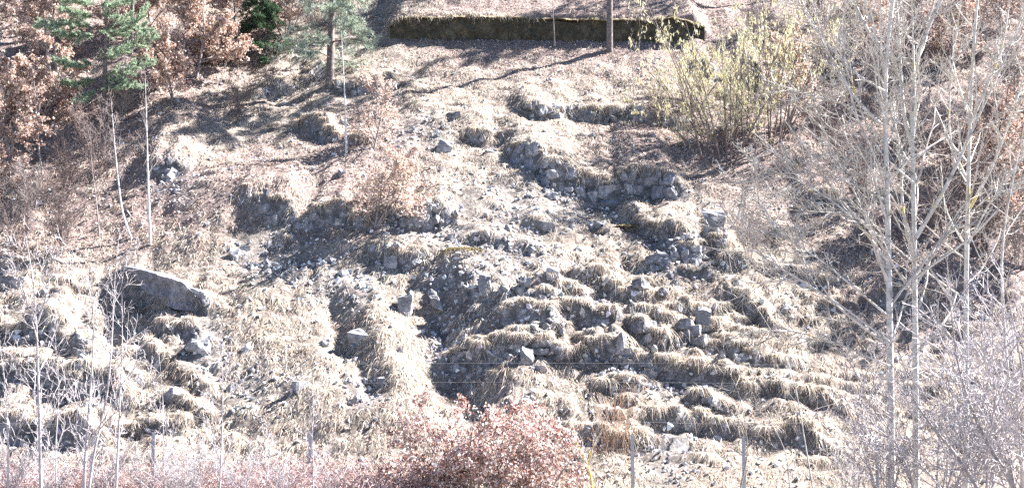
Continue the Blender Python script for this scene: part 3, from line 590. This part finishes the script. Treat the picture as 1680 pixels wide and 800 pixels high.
leafy('beech_tree', 385, 70, None, 3.6, 0.5, 'copper beech touching the dark spruce at the top', 'tree', 213, 7000, BEECH)
for k_, (u_, v_, h_, lab_) in enumerate([(1700,150,6.0,'tall beech in brown leaf at the upper right corner'),(1705,300,6.0,'beech in brown leaf cut by the right edge behind the poplars'),(1560,130,4.5,'beech in brown leaf high up between the middle and right poplars'),(1415,110,4.0,'beech in brown leaf high up left of the forked poplars'),
        (1730,430,6.0,'beech just past the right edge at the height of the scrub'),(1640,60,5.5,'beech at the top right behind the right poplar')]):
    leafy('beech_tree', u_, v_, None, h_, .42, lab_, 'tree', 250 + k_, 5200, BEECH)
for k_, (u_, v_, h_, nl_, lab_) in enumerate([(60,205,2.6,6000,'low copper beech bush between the grey stems at the left edge'),(290,165,2.4,6000,'low copper beech bush at the edge of the brow beside the birches'),
        (365,112,2.0,5000,'low copper beech bush at the top of the brow left of the spruce'),(180,60,3.0,6000,'copper beech behind the trunk of the layered pine'),(470,60,2.6,4500,'copper beech bush between spruce and pale wispy pine'),(20,330,1.8,4000,'low copper beech bush at the left edge below the broad beech')]):
    leafy('beech_bush', u_, v_, None, h_, .6, lab_, 'bush', 230 + k_, nl_, BEECH, 4, .5)
leafy('beech_bush', 705, 850, 38.7, 1.2, 0.65, 'lower reddish beech bush left of the large one at the bottom', 'bush', 210, 4200, BEECHR, 7, .9, (0.06, 0.12))
leafy('beech_bush', 868, 850, 38.7, 1.4, 0.7, 'lower reddish beech bush right of the large one at the bottom', 'bush', 211, 3600, BEECHR, 6, .8, (0.06, 0.12))

# conifers
def needles(C, n, rng, L, width, cols):
    P, T = on_curves(C, n, rng, 0.015, 0.1); d = norm(T * 0.7 + rng.normal(size=(n, 3)) * 0.55 + np.array([0, 0, .15])); Ln = L * rng.uniform(.6, 1.2, n)
    t = np.array([0, 0.6, 1.0])[None, :, None]; Cv = P[:, None] + d[:, None] * t * Ln[:, None, None]
    V, q = ribbons(Cv, np.full(n, width)[:, None] * np.array([1, .9, .3])[None], norm(np.cross(d, rng.normal(size=(n, 3))))); return V, q, np.repeat(pick(cols, n, rng, 0.2), 6, 0)
GREEN = [(0.11, 0.19, 0.09), (0.15, 0.24, 0.12), (0.08, 0.14, 0.06), (0.18, 0.26, 0.15)]
PALE = [(0.34, 0.41, 0.32), (0.40, 0.47, 0.38), (0.26, 0.32, 0.24), (0.30, 0.29, 0.24)]
DARK = [(0.03, 0.07, 0.025), (0.05, 0.10, 0.04), (0.02, 0.05, 0.02)]
def conifer(name, u, v, hgt, label, seed, levels, rad, cols, nn, bl, drop=-0.05, t_lo=0.3, nb=5, Y=None, needle=0.13, explicit=None):
    rng = np.random.default_rng(seed); g = np.array(gpt(u, v)) if Y is None else np.array(at_depth(u, v, Y))
    if Y is not None: g[2] = hz(g[0], g[1])
    C0 = resample([g - np.array([0, 0, .2]), g + np.array([0.06, 0.05, hgt * .5]), g + np.array([-.05, 0.05, hgt])], 16)[None]; R0 = (rad * np.linspace(1, .12, 16))[None]
    Bs = []
    for k in range(levels):
        t = t_lo + (0.99 - t_lo) * (k + rng.random() * .5) / levels; p = C0[0][min(15, int(t * 15))]; L = bl * (1.05 - 0.85 * (t - t_lo) / (1 - t_lo)) 
        for j in range(nb):
            a = rng.random() * 6.28; dr = np.array([math.cos(a), math.sin(a), 0]); LL = L * rng.uniform(.6, 1.1)
            Bs.append(resample([p, p + dr * LL * .5 + np.array([0, 0, LL * (.10 + drop)]), p + dr * LL + np.array([0, 0, LL * drop * 2 + rng.normal() * .08])], 8))
    for e in (explicit or []): Bs.append(resample(e + 0, 8))
    C1 = np.array(Bs); R1 = np.linspace(rad * .16, .006, 8)[None].repeat(len(C1), 0)
    CB, RB = (C1[:-len(explicit)], R1[:-len(explicit)]) if explicit else (C1, R1); C2, R2 = grow(CB, RB, 9, rng, 0.25, 0.98, (35, 60), (0.22, 0.40), 0.04, 0.08, 5, 0.5, 0.004, 0.5, flat=.7)
    V, q, c = needles(C2, nn, rng, needle, 0.017, cols)
    if explicit:
        ne = len(explicit); C3, R3 = grow(C1[-ne:], R1[-ne:], 16, rng, 0.06, 0.98, (25, 55), (0.16, 0.28), 0.03, 0.06, 5, 0.5, 0.004, 0.4, flat=.85)
        V3, q3, c3 = needles(np.concatenate([C3, C3, C1[-ne:, 2:7]]) if False else C3, 44000, rng, 0.12, 0.017, [(0.28, 0.38, 0.25), (0.36, 0.46, 0.32), (0.17, 0.25, 0.15), (0.42, 0.51, 0.38), (0.28, 0.28, 0.21)]); q = np.concatenate([q, q3 + len(V)]); V = np.concatenate([V, V3]); c = np.concatenate([c, c3])
    return assemble(name, g, label, 'tree', [tubes(C0, R0, 10)], [tubes(C1, R1, 4), tubes(C2, R2, 3)], M_pineb, M_pineb, (V, q, c, M_need), cname='boughs', lname='needles')
# the left pine: its big sweeping boughs are set one by one
gp = np.array(gpt(168, 225)); Yp = gp[1]
def bough(pts, dy):
    pts = np.array(pts, float); return at_depth(pts[:, 0], pts[:, 1], Yp + np.linspace(0, dy, len(pts)))
EX = [bough(p, dy) for dy in (-0.9, 0.35) for p in [[(158,52),(200,55),(240,18)], [(156,45),(110,40),(65,42)], [(155,22),(200,32),(245,50)], [(158,58),(120,60),(82,50)], [(160,98),(205,82),(252,62)], [(158,105),(120,108),(90,98)],
      [(161,128),(205,118),(248,98)], [(160,132),(130,140),(105,135)], [(162,148),(200,142),(230,140)], [(162,150),(140,158),(125,166)], [(157,30),(130,24),(100,16)],
      [(157,10),(190,8),(225,-8)], [(157,6),(120,4),(85,-6)]]]
conifer('pine_tree', 168, 225, 9.5, 'pine with layered drooping green boughs at the upper left', 301, 6, 0.10, GREEN, 9000, 1.5, -0.05, .80, 5, None, .17, EX)
conifer('pine_tree', 541, 138, 9.0, 'thick trunked pine with pale green wispy boughs on the brow of the slope', 302, 12, 0.17, PALE, 30000, 2.6, -0.10, .15, 6, None, .18)
conifer('spruce_tree', 425, 92, 4.2, 'dark green spruce between beech and pine at the top', 303, 11, 0.06, [(0.08, 0.14, 0.075), (0.11, 0.18, 0.10), (0.05, 0.09, 0.05)], 30000, 1.5, -0.1, .05, 8, None, .12)
conifer('pine_tree', 1000, 84, 13.0, 'straight dark pine trunk rising in front of the mossy wall', 304, 10, 0.14, GREEN, 20000, 2.4, -0.03, .55, 5, None, .16)
conifer('pine_tree', 100, 60, 11.0, 'dark pine trunk among the beeches at the top left corner', 305, 9, 0.14, DARK, 9000, 2.0, -0.05, .6, 5, None, .16)
conifer('pine_tree', 214, 92, 10.0, 'dark slim pine trunk right of the layered pine', 306, 9, 0.09, GREEN, 9000, 1.7, -0.05, .62, 5, None, .16)
for k, (xx, yy, hh) in enumerate([(2.0, 68.0, 11), (-4.0, 66.5, 11), (13.5, 68, 12)]):
    p_ = np.array([xx, yy, float(hz(xx, yy))]); uu, vv = proj(*p_)
    conifer('pine_tree', float(uu), float(vv), hh, ['pine on the bank above the middle of the mossy wall', 'pine on the bank above the left end of the mossy wall', 'pine on the bank above the catkin hazel'][k], 320 + k, 9, .15, GREEN, 14000, 2.4, -.03, .4, 6, yy, .18)

# slender birches
def sapling(name, pts, Y, r0, label, seed, mt, mc, n1=14, n2=5, ratio=(.12, .25), cat='tree', r1=.006, t0=.35, ang=(25, 50), up=.10, n3=0, group=None, bow=.05, extra=None, rtop=.10, cname='crown', twig=0.0045):
    rng = np.random.default_rng(seed); C0 = stem_curve(pts, Y, 16, bow, seed)[None]; R0 = (r0 * np.linspace(1, rtop, 16))[None]
    trunk = [tubes(C0, R0, 8)]; S0, SR = [C0], [R0]
    for (ep, er, eY) in (extra or []):
        Ce = stem_curve(ep, Y + eY, 16, bow, seed + len(S0))[None]; Ce = Ce; Re = (er * np.linspace(1, .2, 16))[None]; trunk.append(tubes(Ce, Re, 6)); S0.append(Ce); SR.append(Re)
    C0 = np.concatenate(S0); R0 = np.concatenate(SR)
    C1, R1 = grow(C0, R0, n1, rng, t0, .98, ang, ratio, up, .10, 8, .5, r1, .5); cr = [tubes(C1, R1, 4)]
    C2, R2 = grow(C1, R1, n2, rng, .15, .98, (25, 60), (.3, .6), up, .13, 6, .6, twig, .5); cr.append(tubes(C2, R2, 3))
    if n3: C3, R3 = grow(C2, R2, n3, rng, .1, .98, (25, 60), (.35, .7), up * .6, .15, 4, .7, twig * .85, .4); cr.append(tubes(C3, R3, 3))
    return assemble(name, C0[0, 0], label, cat, trunk, cr, mt, mc, None, group, cname=cname)
def onY(u, v): return gpt(u, v)[1]
sapling('birch_sapling', [(247,402),(243,300),(241,220),(238,120)], onY(247,402), .045, 'tall white birch sapling in front of the pale rock face, upper left', 401, M_birch, M_ltwig, 20, 6, (.10, .22))
sapling('birch_sapling', [(216,392),(200,350),(190,260),(182,160)], onY(216,392), .036, 'white birch sapling curving at its foot left of the taller one', 402, M_birch, M_ltwig, 20, 6, (.10, .22))
sapling('birch_sapling', [(163,388),(158,330),(150,270),(148,200)], onY(163,388), .028, 'thin grey birch sapling left of the two white ones', 403, M_ltwig, M_ltwig, 10, 4)
sapling('birch_sapling', [(568,252),(567,180),(563,110),(560,50)], onY(568,252), .045, 'lone white birch stem in the centre beside the beech sapling', 404, M_birch, M_ltwig, 7, 3, (.08, .16), t0=.6)
sapling('birch_sapling', [(82,125),(76,70),(68,0),(64,-60)], onY(82,125), .06, 'grey stem standing left of the layered pine', 405, M_pale, M_ltwig, 8, 4)
sapling('young_tree', [(70,290),(64,250),(62,215),(55,120)], onY(70,290), .04, 'grey stem in front of the broad copper beech at the left edge', 406, M_pale, M_ltwig, 8, 4)
sapling('young_tree', [(1040,210),(1040,180),(1038,120),(1034,60)], onY(1040,210), .02, 'thin bare shoot in front of the upper rock face', 407, M_ltwig, M_ltwig, 8, 4)
sapling('young_tree', [(910,75),(909,50),(907,10),(905,-30)], onY(910,79), .028, 'thin bare shoot against the dark wall', 408, M_ltwig, M_ltwig, 6, 4)

# bare bushes: one of each kind, then copies
def bush_meshes(seed, hgt, ns, mt, n1=9, n2=6, n3=3, spread=.45, r=.014, twig=.0055, up=.06, wig=.15):
    rng = np.random.default_rng(seed); Cs = []
    for k in range(ns):
        a = rng.random() * 6.28; s = spread * hgt * rng.uniform(.2, 1); hh = hgt * rng.uniform(.65, 1)
        Cs.append(resample([np.array([math.cos(a), math.sin(a), 0]) * .08 - np.array([0, 0, .15]), np.array([math.cos(a) * s * .4, math.sin(a) * s * .4, hh * .5]) + rng.normal(size=3) * .06, np.array([math.cos(a) * s, math.sin(a) * s, hh])], 10))
    C0 = np.array(Cs); R0 = np.linspace(r, r * .3, 10)[None].repeat(ns, 0)
    C1, R1 = grow(C0, R0, n1, rng, .15, .98, (20, 50), (.25, .5), up, wig * .8, 6, .6, twig * 1.2, .5); C2, R2 = grow(C1, R1, n2, rng, .15, .98, (25, 55), (.35, .6), up, wig, 5, .7, twig, .4)
    cr = [tubes(C1, R1, 4), tubes(C2, R2, 3)]
    if n3: C3, R3 = grow(C2, R2, n3, rng, .15, .98, (25, 60), (.4, .7), up * .5, wig, 4, .8, twig * .9, .4); cr.append(tubes(C3, R3, 3))
    V, f = join([tubes(C0, R0, 5)]); V2, f2 = join(cr); return mesh('stems', V, f, mt, None, True), mesh('twigs', V2, f2, mt)
def bush(ms, g, label, group=None, name='bare_bush', s=1.0, rz=0.0):
    o = empty(name, g, label, 'bush', group); obj('stems', ms[0], o); obj('twigs', ms[1], o); o.scale = (s, s, s); o.rotation_euler = (0, 0, rz); return o
BB = [bush_meshes(501, 2.3, 8, M_brown), bush_meshes(502, 2.6, 9, M_brown, spread=.35), bush_meshes(503, 2.0, 9, M_ltwig, spread=.5)]
LB = [bush_meshes(511, 4.6, 7, M_white, 8, 5, 2, .6, .026, .010, .03, .07), bush_meshes(512, 4.0, 7, M_white, 8, 5, 2, .7, .024, .010, .02, .07), bush_meshes(513, 2.2, 9, M_white, 7, 5, 3, .4, .013, .0055, .07, .09)]
rb = np.random.default_rng(17)
for k, (u, v, s) in enumerate([(1330,150,1.2),(1390,90,1.1),(1440,170,1.2),(1520,120,1.2),(1600,100,1.2),(1660,160,1.2),(1360,260,1.1),(1420,330,1.1),(1490,250,1.2),(1560,290,1.2),(1630,270,1.2),(1680,320,1.1),
                               (1540,400,1.2),(1610,420,1.2),(1670,440,1.1),(1440,420,.9),(1500,60,1.1),(1580,30,1.2),(1650,50,1.2),(1330,50,1.2),(1240,70,.9),(1420,20,1.1)]):
    bush(BB[k % 3], gpt(u, v), 'brown leafless bush in the thicket behind the poplars', 'bare bushes behind the poplars', s=s, rz=rb.random() * 6.28)
for k, (u, v, s, lab) in enumerate([(160,290,1.2,'brown leafless bush between the broad beech and the white birches'),(110,330,.9,'low brown bush below the broad copper beech'),(40,360,1.0,'grey leafless bush at the left edge below the beech'),(385,200,.8,'small bare bush on the shaded brow right of the birches'),
          (100,420,1.0,'bare bush left of the largest boulder'),(200,200,1.0,'brown bush beneath the layered pine'),(30,430,.9,'low bare bush at the left edge above the dark slab'),(280,140,1.0,'bare bush under the copper beech between the pines'),(690,62,.5,'small bare bush growing against the left end of the wall'),(1130,190,.7,'bare bush left of the catkin hazel'),(1080,200,.55,'small bare bush at the right end of the upper rock face'),(1230,420,.8,'low bare bush right of the blocky pale outcrop')]):
    bush(BB[k % 3], gpt(u, v), lab, s=s, rz=rb.random() * 6.28)
# catkin hazel
def hazel(u, v, sc, ns, nc, label, seed):
    rng = np.random.default_rng(seed); g = gpt(u, v); Cs = []
    for k in range(ns):
        a = rng.random() * 6.28; s = rng.uniform(.8, 3.8) * sc; hh = rng.uniform(2.2, 5.2) * sc; Cs.append(resample([g + np.array([math.cos(a), math.sin(a), 0]) * rng.uniform(.1, .9) * sc - np.array([0, 0, .3]), g + np.array([math.cos(a) * s * .55, math.sin(a) * s * .4, hh * .5]), g + np.array([math.cos(a) * s, math.sin(a) * s * .7, hh])], 10))
    C0 = np.array(Cs); R0 = np.linspace(.028, .008, 10)[None].repeat(len(C0), 0)
    C1, R1 = grow(C0, R0, 9, rng, .2, .98, (20, 50), (.18, .34), .08, .1, 6, .5, .006, .5); C2, R2 = grow(C1, R1, 6, rng, .2, .98, (25, 55), (.3, .5), .05, .12, 5, .7, .0045, .4)
    n = nc; P, _ = on_curves(C2, n, rng, .02, .2); P2, _ = on_curves(C1, 900, rng, .03, .5); P = np.concatenate([P, P2]); P = P[P[:, 2] > g[2] + 0.5 * sc]; n = len(P)
    t = np.array([0, .5, 1])[None, :, None]; d = np.array([0, 0, -1.0]) + .35 * rng.normal(size=(n, 3)); L = rng.uniform(.06, .13, n)
    V, q = ribbons(P[:, None] + d[:, None] * t * L[:, None, None], np.full((n, 3), .022) * np.array([.7, 1, .5]), norm(np.cross(d, rng.normal(size=(n, 3)))))
    c = np.repeat(pick([(0.66, 0.62, 0.40), (0.74, 0.70, 0.48), (0.52, 0.46, 0.25)], n, rng), 6, 0)
    assemble('hazel_bush', g, label, 'bush', [tubes(C0, R0, 6)], [tubes(C1, R1, 4), tubes(C2, R2, 3)], M_brown, M_ltwig, (V, q, c, M_leaf), tname='stems', cname='branches', lname='catkins')
hazel(1195, 262, 1.12, 24, 5200, 'large hazel hung with yellow catkins at the right end of the wall', 521)
hazel(1262, 235, 1.15, 15, 3400, 'smaller hazel with yellow catkins behind the right side of the large one', 522)
hazel(1125, 175, .55, 9, 800, 'small catkin hazel just below the right end of the wall', 523)

# the pale forked trees on the right
PT = dict(mt=M_poplar, mc=M_cream, r1=.015, twig=.0075, ang=(30, 62))
sapling('poplar_tree', [(1464,870),(1461,600),(1458,430),(1454,250),(1450,150),(1452,80),(1462,20),(1474,-60)], 37.6, .095, 'left of the pale forked poplars, with long limbs sweeping left', 601, n1=18, n2=7, n3=2, ratio=(.14, .44), t0=.28, up=.03, rtop=.42, bow=.03, extra=[
    ([(1450,82),(1425,55),(1402,5),(1390,-50)], .055, 0), ([(1446,205),(1400,160),(1358,85),(1310,-10)], .045, -.1), ([(1457,430),(1420,380),(1370,330),(1300,290),(1230,268)], .035, -.2), ([(1455,330),(1400,300),(1330,285),(1250,240)], .028, .1),
    ([(1458,480),(1440,400),(1410,330),(1350,220),(1330,140)], .03, .2), ([(1459,520),(1400,470),(1340,420),(1270,380),(1225,300)], .03, -.3), ([(1450,200),(1385,170),(1310,150),(1250,130)], .028, .2), ([(1458,470),(1410,330),(1398,250),(1360,150)], .026, .4), ([(1459,560),(1380,500),(1300,450),(1215,400),(1180,330)], .026, -.5), ([(1456,380),(1390,350),(1300,345),(1215,330)], .024, .5), ([(1460,600),(1370,560),(1290,540),(1210,545)], .022, -.2), ([(1452,150),(1400,120),(1330,40),(1290,-40)], .026, -.4)], **PT)
sapling('poplar_tree', [(1503,870),(1502,600),(1500,420),(1498,250),(1492,140),(1500,75),(1530,30),(1560,-30)], 38.2, .088, 'middle pale forked poplar with two upright leaders', 602, n1=17, n2=7, n3=2, ratio=(.13, .38), t0=.3, up=.05, rtop=.4, bow=.03, extra=[
    ([(1498,245),(1482,190),(1477,110),(1474,40),(1468,-40)], .06, .1), ([(1497,225),(1500,150),(1498,60),(1495,-30)], .05, -.2), ([(1500,430),(1480,350),(1478,240),(1450,140),(1410,40)], .04, .3), ([(1502,470),(1540,400),(1610,330),(1680,300)], .028, .3), ([(1499,300),(1440,250),(1400,150),(1385,30)], .028, -.5), ([(1502,390),(1540,330),(1580,250),(1600,200),(1640,120),(1680,20)], .055, -.2)], **PT)
sapling('poplar_tree', [(1584,850),(1585,440),(1588,330),(1590,230),(1592,160),(1597,70),(1606,-30)], 38.9, .08, 'right pale poplar with rising diagonal limbs near the right edge', 603, n1=17, n2=7, n3=2, ratio=(.13, .38), t0=.35, up=.05, rtop=.4, bow=.03, extra=[
    ([(1590,205),(1615,150),(1645,80),(1660,-20)], .05, 0), ([(1589,345),(1630,270),(1660,190),(1690,90)], .045, .1), ([(1590,300),(1555,230),(1560,120),(1575,20),(1580,-40)], .03, .3), ([(1588,400),(1625,330),(1690,240)], .028, -.3)], **PT)
sapling('poplar_tree', [(1690,850),(1650,600),(1640,400),(1665,280),(1690,160)], 37.2, .06, 'thin pale tree leaning at the right edge', 604, n1=12, n2=5, n3=3, ratio=(.12, .25), t0=.2, up=.05, bow=.03, **PT)
# lilac white scrub in front, lower right
sapling('bare_tree', [(1700,860),(1640,760),(1600,690),(1570,600),(1556,470)], 34.5, .06, 'bare grey sapling leaning left at the lower right, tallest of the scrub', 611, n1=16, n2=7, n3=4, ratio=(.2, .38), t0=.15, up=.02, ang=(30, 65), mt=M_pale, mc=M_white, r1=.012, twig=.0085)
sapling('bare_tree', [(1640,860),(1570,745),(1520,690),(1490,640),(1440,560)], 34.0, .05, 'bare grey sapling leaning far left at the lower right', 612, n1=16, n2=7, n3=4, ratio=(.2, .4), t0=.15, up=.02, ang=(30, 65), mt=M_pale, mc=M_white, r1=.012, twig=.0085)
sapling('bare_tree', [(1720,820),(1690,700),(1670,560),(1640,430)], 34.8, .05, 'bare pale sapling at the lower right edge', 613, n1=16, n2=7, n3=4, ratio=(.2, .38), t0=.1, up=.02, ang=(30, 65), mt=M_pale, mc=M_white, r1=.012, twig=.0085)
for k, (u, Y, s) in enumerate([(1450,37.5,.8),(1530,36.8,1.1),(1680,36.6,1.25),(1610,35.5,1.1),(1400,38.4,.5)]):
    p = at_depth(u, 800, Y); bush(LB[k % 2], (p[0], p[1], hz(p[0], p[1])), 'pale lilac leafless shrub in the scrub at the lower right', 'pale shrubs at the lower right', 'bare_shrub', s, rb.random() * 6.28)
# bare saplings, lower left
W = dict(mt=M_white, mc=M_white, n3=3, r1=.0085, twig=.0058, up=.04)
sapling('bare_sapling', [(68,860),(65,700),(62,600),(60,525),(52,430),(40,380)], 36.0, .05, 'straight whitish sapling, leftmost of the tall ones, forked halfway up', 701, n1=16, n2=5, ratio=(.18, .32), t0=.2, extra=[([(61,530),(75,490),(84,440),(92,410)], .03, .1), ([(62,560),(40,480),(10,400)], .02, -.1)], **W)
sapling('bare_sapling', [(135,860),(140,740),(150,620),(156,510),(140,440),(118,410)], 36.3, .042, 'whitish sapling below the left end of the largest boulder', 702, n1=16, n2=5, ratio=(.18, .32), t0=.2, **W)
sapling('bare_sapling', [(140,860),(152,740),(176,660),(184,560),(188,450),(196,380)], 36.2, .038, 'whitish sapling leaning right beneath the largest boulder', 703, n1=16, n2=5, ratio=(.18, .32), t0=.2, **W)
sapling('bare_sapling', [(188,860),(193,740),(198,640),(201,560),(200,480)], 36.6, .036, 'straight pale sapling with few twigs right of the leaning one', 704, n1=12, n2=5, ratio=(.14, .26), t0=.2, **W)
sapling('bare_sapling', [(358,860),(364,720),(366,620),(361,560)], 36.0, .028, 'thin whitish sapling below the flat pale boulder', 705, n1=14, n2=5, ratio=(.2, .35), t0=.15, **W)
sapling('bare_sapling', [(12,860),(14,720),(8,620),(-5,540)], 35.6, .032, 'whitish sapling at the left edge of the picture', 706, n1=14, n2=5, ratio=(.2, .35), t0=.15, **W)
sapling('bare_sapling', [(512,860),(514,760),(512,690),(505,650)], 37.5, .022, 'thin pale shoot left of the reddish bushes', 707, n1=10, n2=4, ratio=(.2, .35), t0=.2, **W)
sapling('bare_sapling', [(270,860),(268,760),(268,660),(262,590)], 36.4, .024, 'thin whitish sapling in the middle of the lower left scrub', 708, n1=12, n2=5, ratio=(.2, .35), t0=.15, **W)
sapling('bare_sapling', [(95,860),(90,740),(98,640),(88,520)], 37.0, .022, 'thin whitish shoot between the two tall left saplings', 709, n1=12, n2=5, ratio=(.2, .35), t0=.15, **W)
sapling('bare_sapling', [(430,860),(440,760),(445,690)], 37.2, .02, 'short pale shoot between scrub and reddish bushes', 710, n1=12, n2=5, ratio=(.25, .4), t0=.15, **W)
for k, (u, Y, s) in enumerate([(20,37.5,.9),(90,37.0,.8),(170,37.3,.95),(240,37.6,.75),(320,37.2,.9),(390,37.5,.75),(460,37.6,.65),(540,37.8,.5),(280,36.6,.7)]):
    p = at_depth(u, 800, Y); bush(LB[2], (p[0], p[1], hz(p[0], p[1])), 'low whitish leafless shrub along the bottom left', 'low pale shrubs along the bottom left', 'bare_shrub', s, rb.random() * 6.28)
# bramble with reddish leaves along the bottom left
rg = np.random.default_rng(18); n = 2400; x = rg.uniform(-13.5, -2.2, n); y = rg.uniform(37.2, 40.0, n); a = rg.random(n) * 6.28; L = rg.uniform(.8, 1.7, n); t = np.linspace(0, 1, 6)[None, :, None]
d = np.stack([np.cos(a), np.sin(a), 0 * a], -1); B0 = np.stack([x, y, hz(x, y)], -1); Cb = B0[:, None] + d[:, None] * t * (L * .6)[:, None, None] + np.array([0, 0, 1.0]) * (np.sin(t * 2.3) * (L * .6)[:, None, None])
V1, f1 = tubes(Cb, np.full((n, 6), .006), 3); P, _ = on_curves(Cb, 13000, rg, .04); V2, f2 = leaves(P, rg.uniform(.03, .075, len(P)), rg)
V, f = join([(V1, f1), (V2, f2)]); cb = np.concatenate([np.repeat(pick([(0.40, 0.27, 0.26), (0.55, 0.46, 0.46)], n, rg), 18, 0), np.repeat(pick([(0.38, 0.26, 0.235), (0.50, 0.39, 0.365), (0.26, 0.13, 0.11), (0.58, 0.51, 0.49)], len(P), rg), 4, 0)])
tag(obj('bramble', mesh('bramble', V, f, M_leaf, cb)), 'reddish tangle of dead bramble along the bottom left', 'bramble', None, 'stuff')
# rust coloured osier clump and the yellow lichened shoot
def clump(name, u, v, hgt, ns, mt, label, seed, spread, r):
    rng = np.random.default_rng(seed); g = gpt(u, v); Cs = []
    for k in range(ns):
        a = rng.random() * 6.28; s = rng.uniform(0, spread); hh = hgt * rng.uniform(.25, 1); b0 = g + np.array([rng.normal() * .22, rng.normal() * .2, -.1])
        Cs.append(resample([b0, b0 + np.array([math.cos(a) * s * .4, math.sin(a) * s * .4, hh * .5]), b0 + np.array([math.cos(a) * s, math.sin(a) * s, hh])], 7))
    C0 = np.array(Cs); R0 = np.linspace(r, r * .4, 7)[None].repeat(ns, 0); C1, R1 = grow(C0, R0, 3, rng, .3, .95, (12, 30), (.2, .4), .1, .08, 5, .7, r * .5, .4)
    return assemble(name, g, label, 'bush', [tubes(C0, R0, 4)], [tubes(C1, R1, 3)], mt, mt, tname='stems', cname='twigs')
clump('osier_clump', 1005, 738, 1.9, 40, M_rust, 'clump of upright rust orange shoots left of the first fence post', 801, 1.0, .007)
sapling('lichened_shoot', [(974,850),(971,790),(966,765),(952,742),(946,725)], 39.2, .035, 'bright yellow lichen covered shoot left of the first fence post', 802, M_yellow, M_twig, 6, 4, (.3, .5), t0=.5, rtop=.5, extra=[([(966,768),(967,745),(975,728),(982,712)], .022, 0)])
for k, (pts, lab) in enumerate([([(1215,800),(1228,740),(1222,690),(1212,640),(1190,600)], 'slim pale shoot beside the right fence post'), ([(1300,840),(1290,740),(1265,690),(1230,660)], 'arching pale shoot in front of the lower right slope'), ([(1340,840),(1300,600),(1240,500),(1190,430)], 'long thin yellowish shoot arching left over the right slope')]):
    sapling('arching_shoot', pts, 38.6, .02, lab, 810 + k, [M_pale, M_white, M_poplar][k], M_pale, 9, 4, (.2, .4), t0=.3, ang=(35, 70), up=.02)

# ------------------------------------------------------------------ wire fence
def fence():
    Yf = 40.0; posts = [(250, 708, 802), (508, 706, 800), (770, 708, 800), (1038, 712, 800), (1221, 716, 802), (1440, 718, 806)]
    g = at_depth(840, 800, Yf); o = empty('wire_fence', g, 'thin wire fence on slim grey steel posts along the foot of the slope', 'fence')
    tops = []
    for u, v0, v1 in posts:
        a, b_ = at_depth(u, v1, Yf), at_depth(u, v0, Yf); a[2] = min(a[2], hz(a[0], a[1])) - .15; h = b_[2] - a[2]; w_, t_ = .06, .006
        prof = np.array([(-w_, -w_ * .0), (w_, 0), (w_, t_ * 2), (t_, t_ * 2), (t_, w_), (-t_, w_), (-t_, t_ * 2), (-w_, t_ * 2)]) * .75; n = len(prof)
        V = np.array([[a[0] + p[0], a[1] + p[1], a[2] + k * h] for k in (0, 1) for p in prof]); f = np.array([[i, (i + 1) % n, n + (i + 1) % n, n + i] for i in range(n)]); cap = np.array([list(range(n))[::-1], [n + i for i in range(n)]])
        obj('post', mesh('post', V - g, [f, cap], M_steel), o); tops.append((b_[0], h))
    for v in (692, 738, 770):                        # strands between the posts
        p = at_depth(np.linspace(-60, 1740, 60), np.full(60, float(v)) + 3 * np.sin(np.linspace(0, 20, 60)), Yf - .02); V, f = tubes(p[None], np.full((1, 60), .004), 5); obj('wire', mesh('wire', V - g, f, M_wire), o)
    # hexagonal mesh panel left of the clump
    parts = []
    xs = np.arange(890, 1000, 5.5)
    for k, u in enumerate(xs):
        for sgn in (1, -1):
            p = at_depth(np.array([u, u + sgn * 40.0]), np.array([705.0, 745.0]), Yf + .03); parts.append(tubes(p[None], np.full((1, 2), .0028), 3))
    V, f = join(parts); obj('mesh_panel', mesh('mesh_panel', V - g, f, M_wire), o)
    return o
fence()
# upper strands: cables strung across the slope further up
for v, lab in ((597, 'thin cable strung level across the slope, upper of two'), (628, 'thin cable strung level across the slope, lower of two')):
    p = at_depth(np.linspace(-60, 1740, 50), np.full(50, float(v)) + 2 * np.sin(np.linspace(0, 9, 50)), 39.4); V, f = tubes(p[None], np.full((1, 50), .0028), 5); o = p.mean(0)
    tag(obj('cable', mesh('cable', V - o, f, M_wire), loc=o), lab, 'cable')
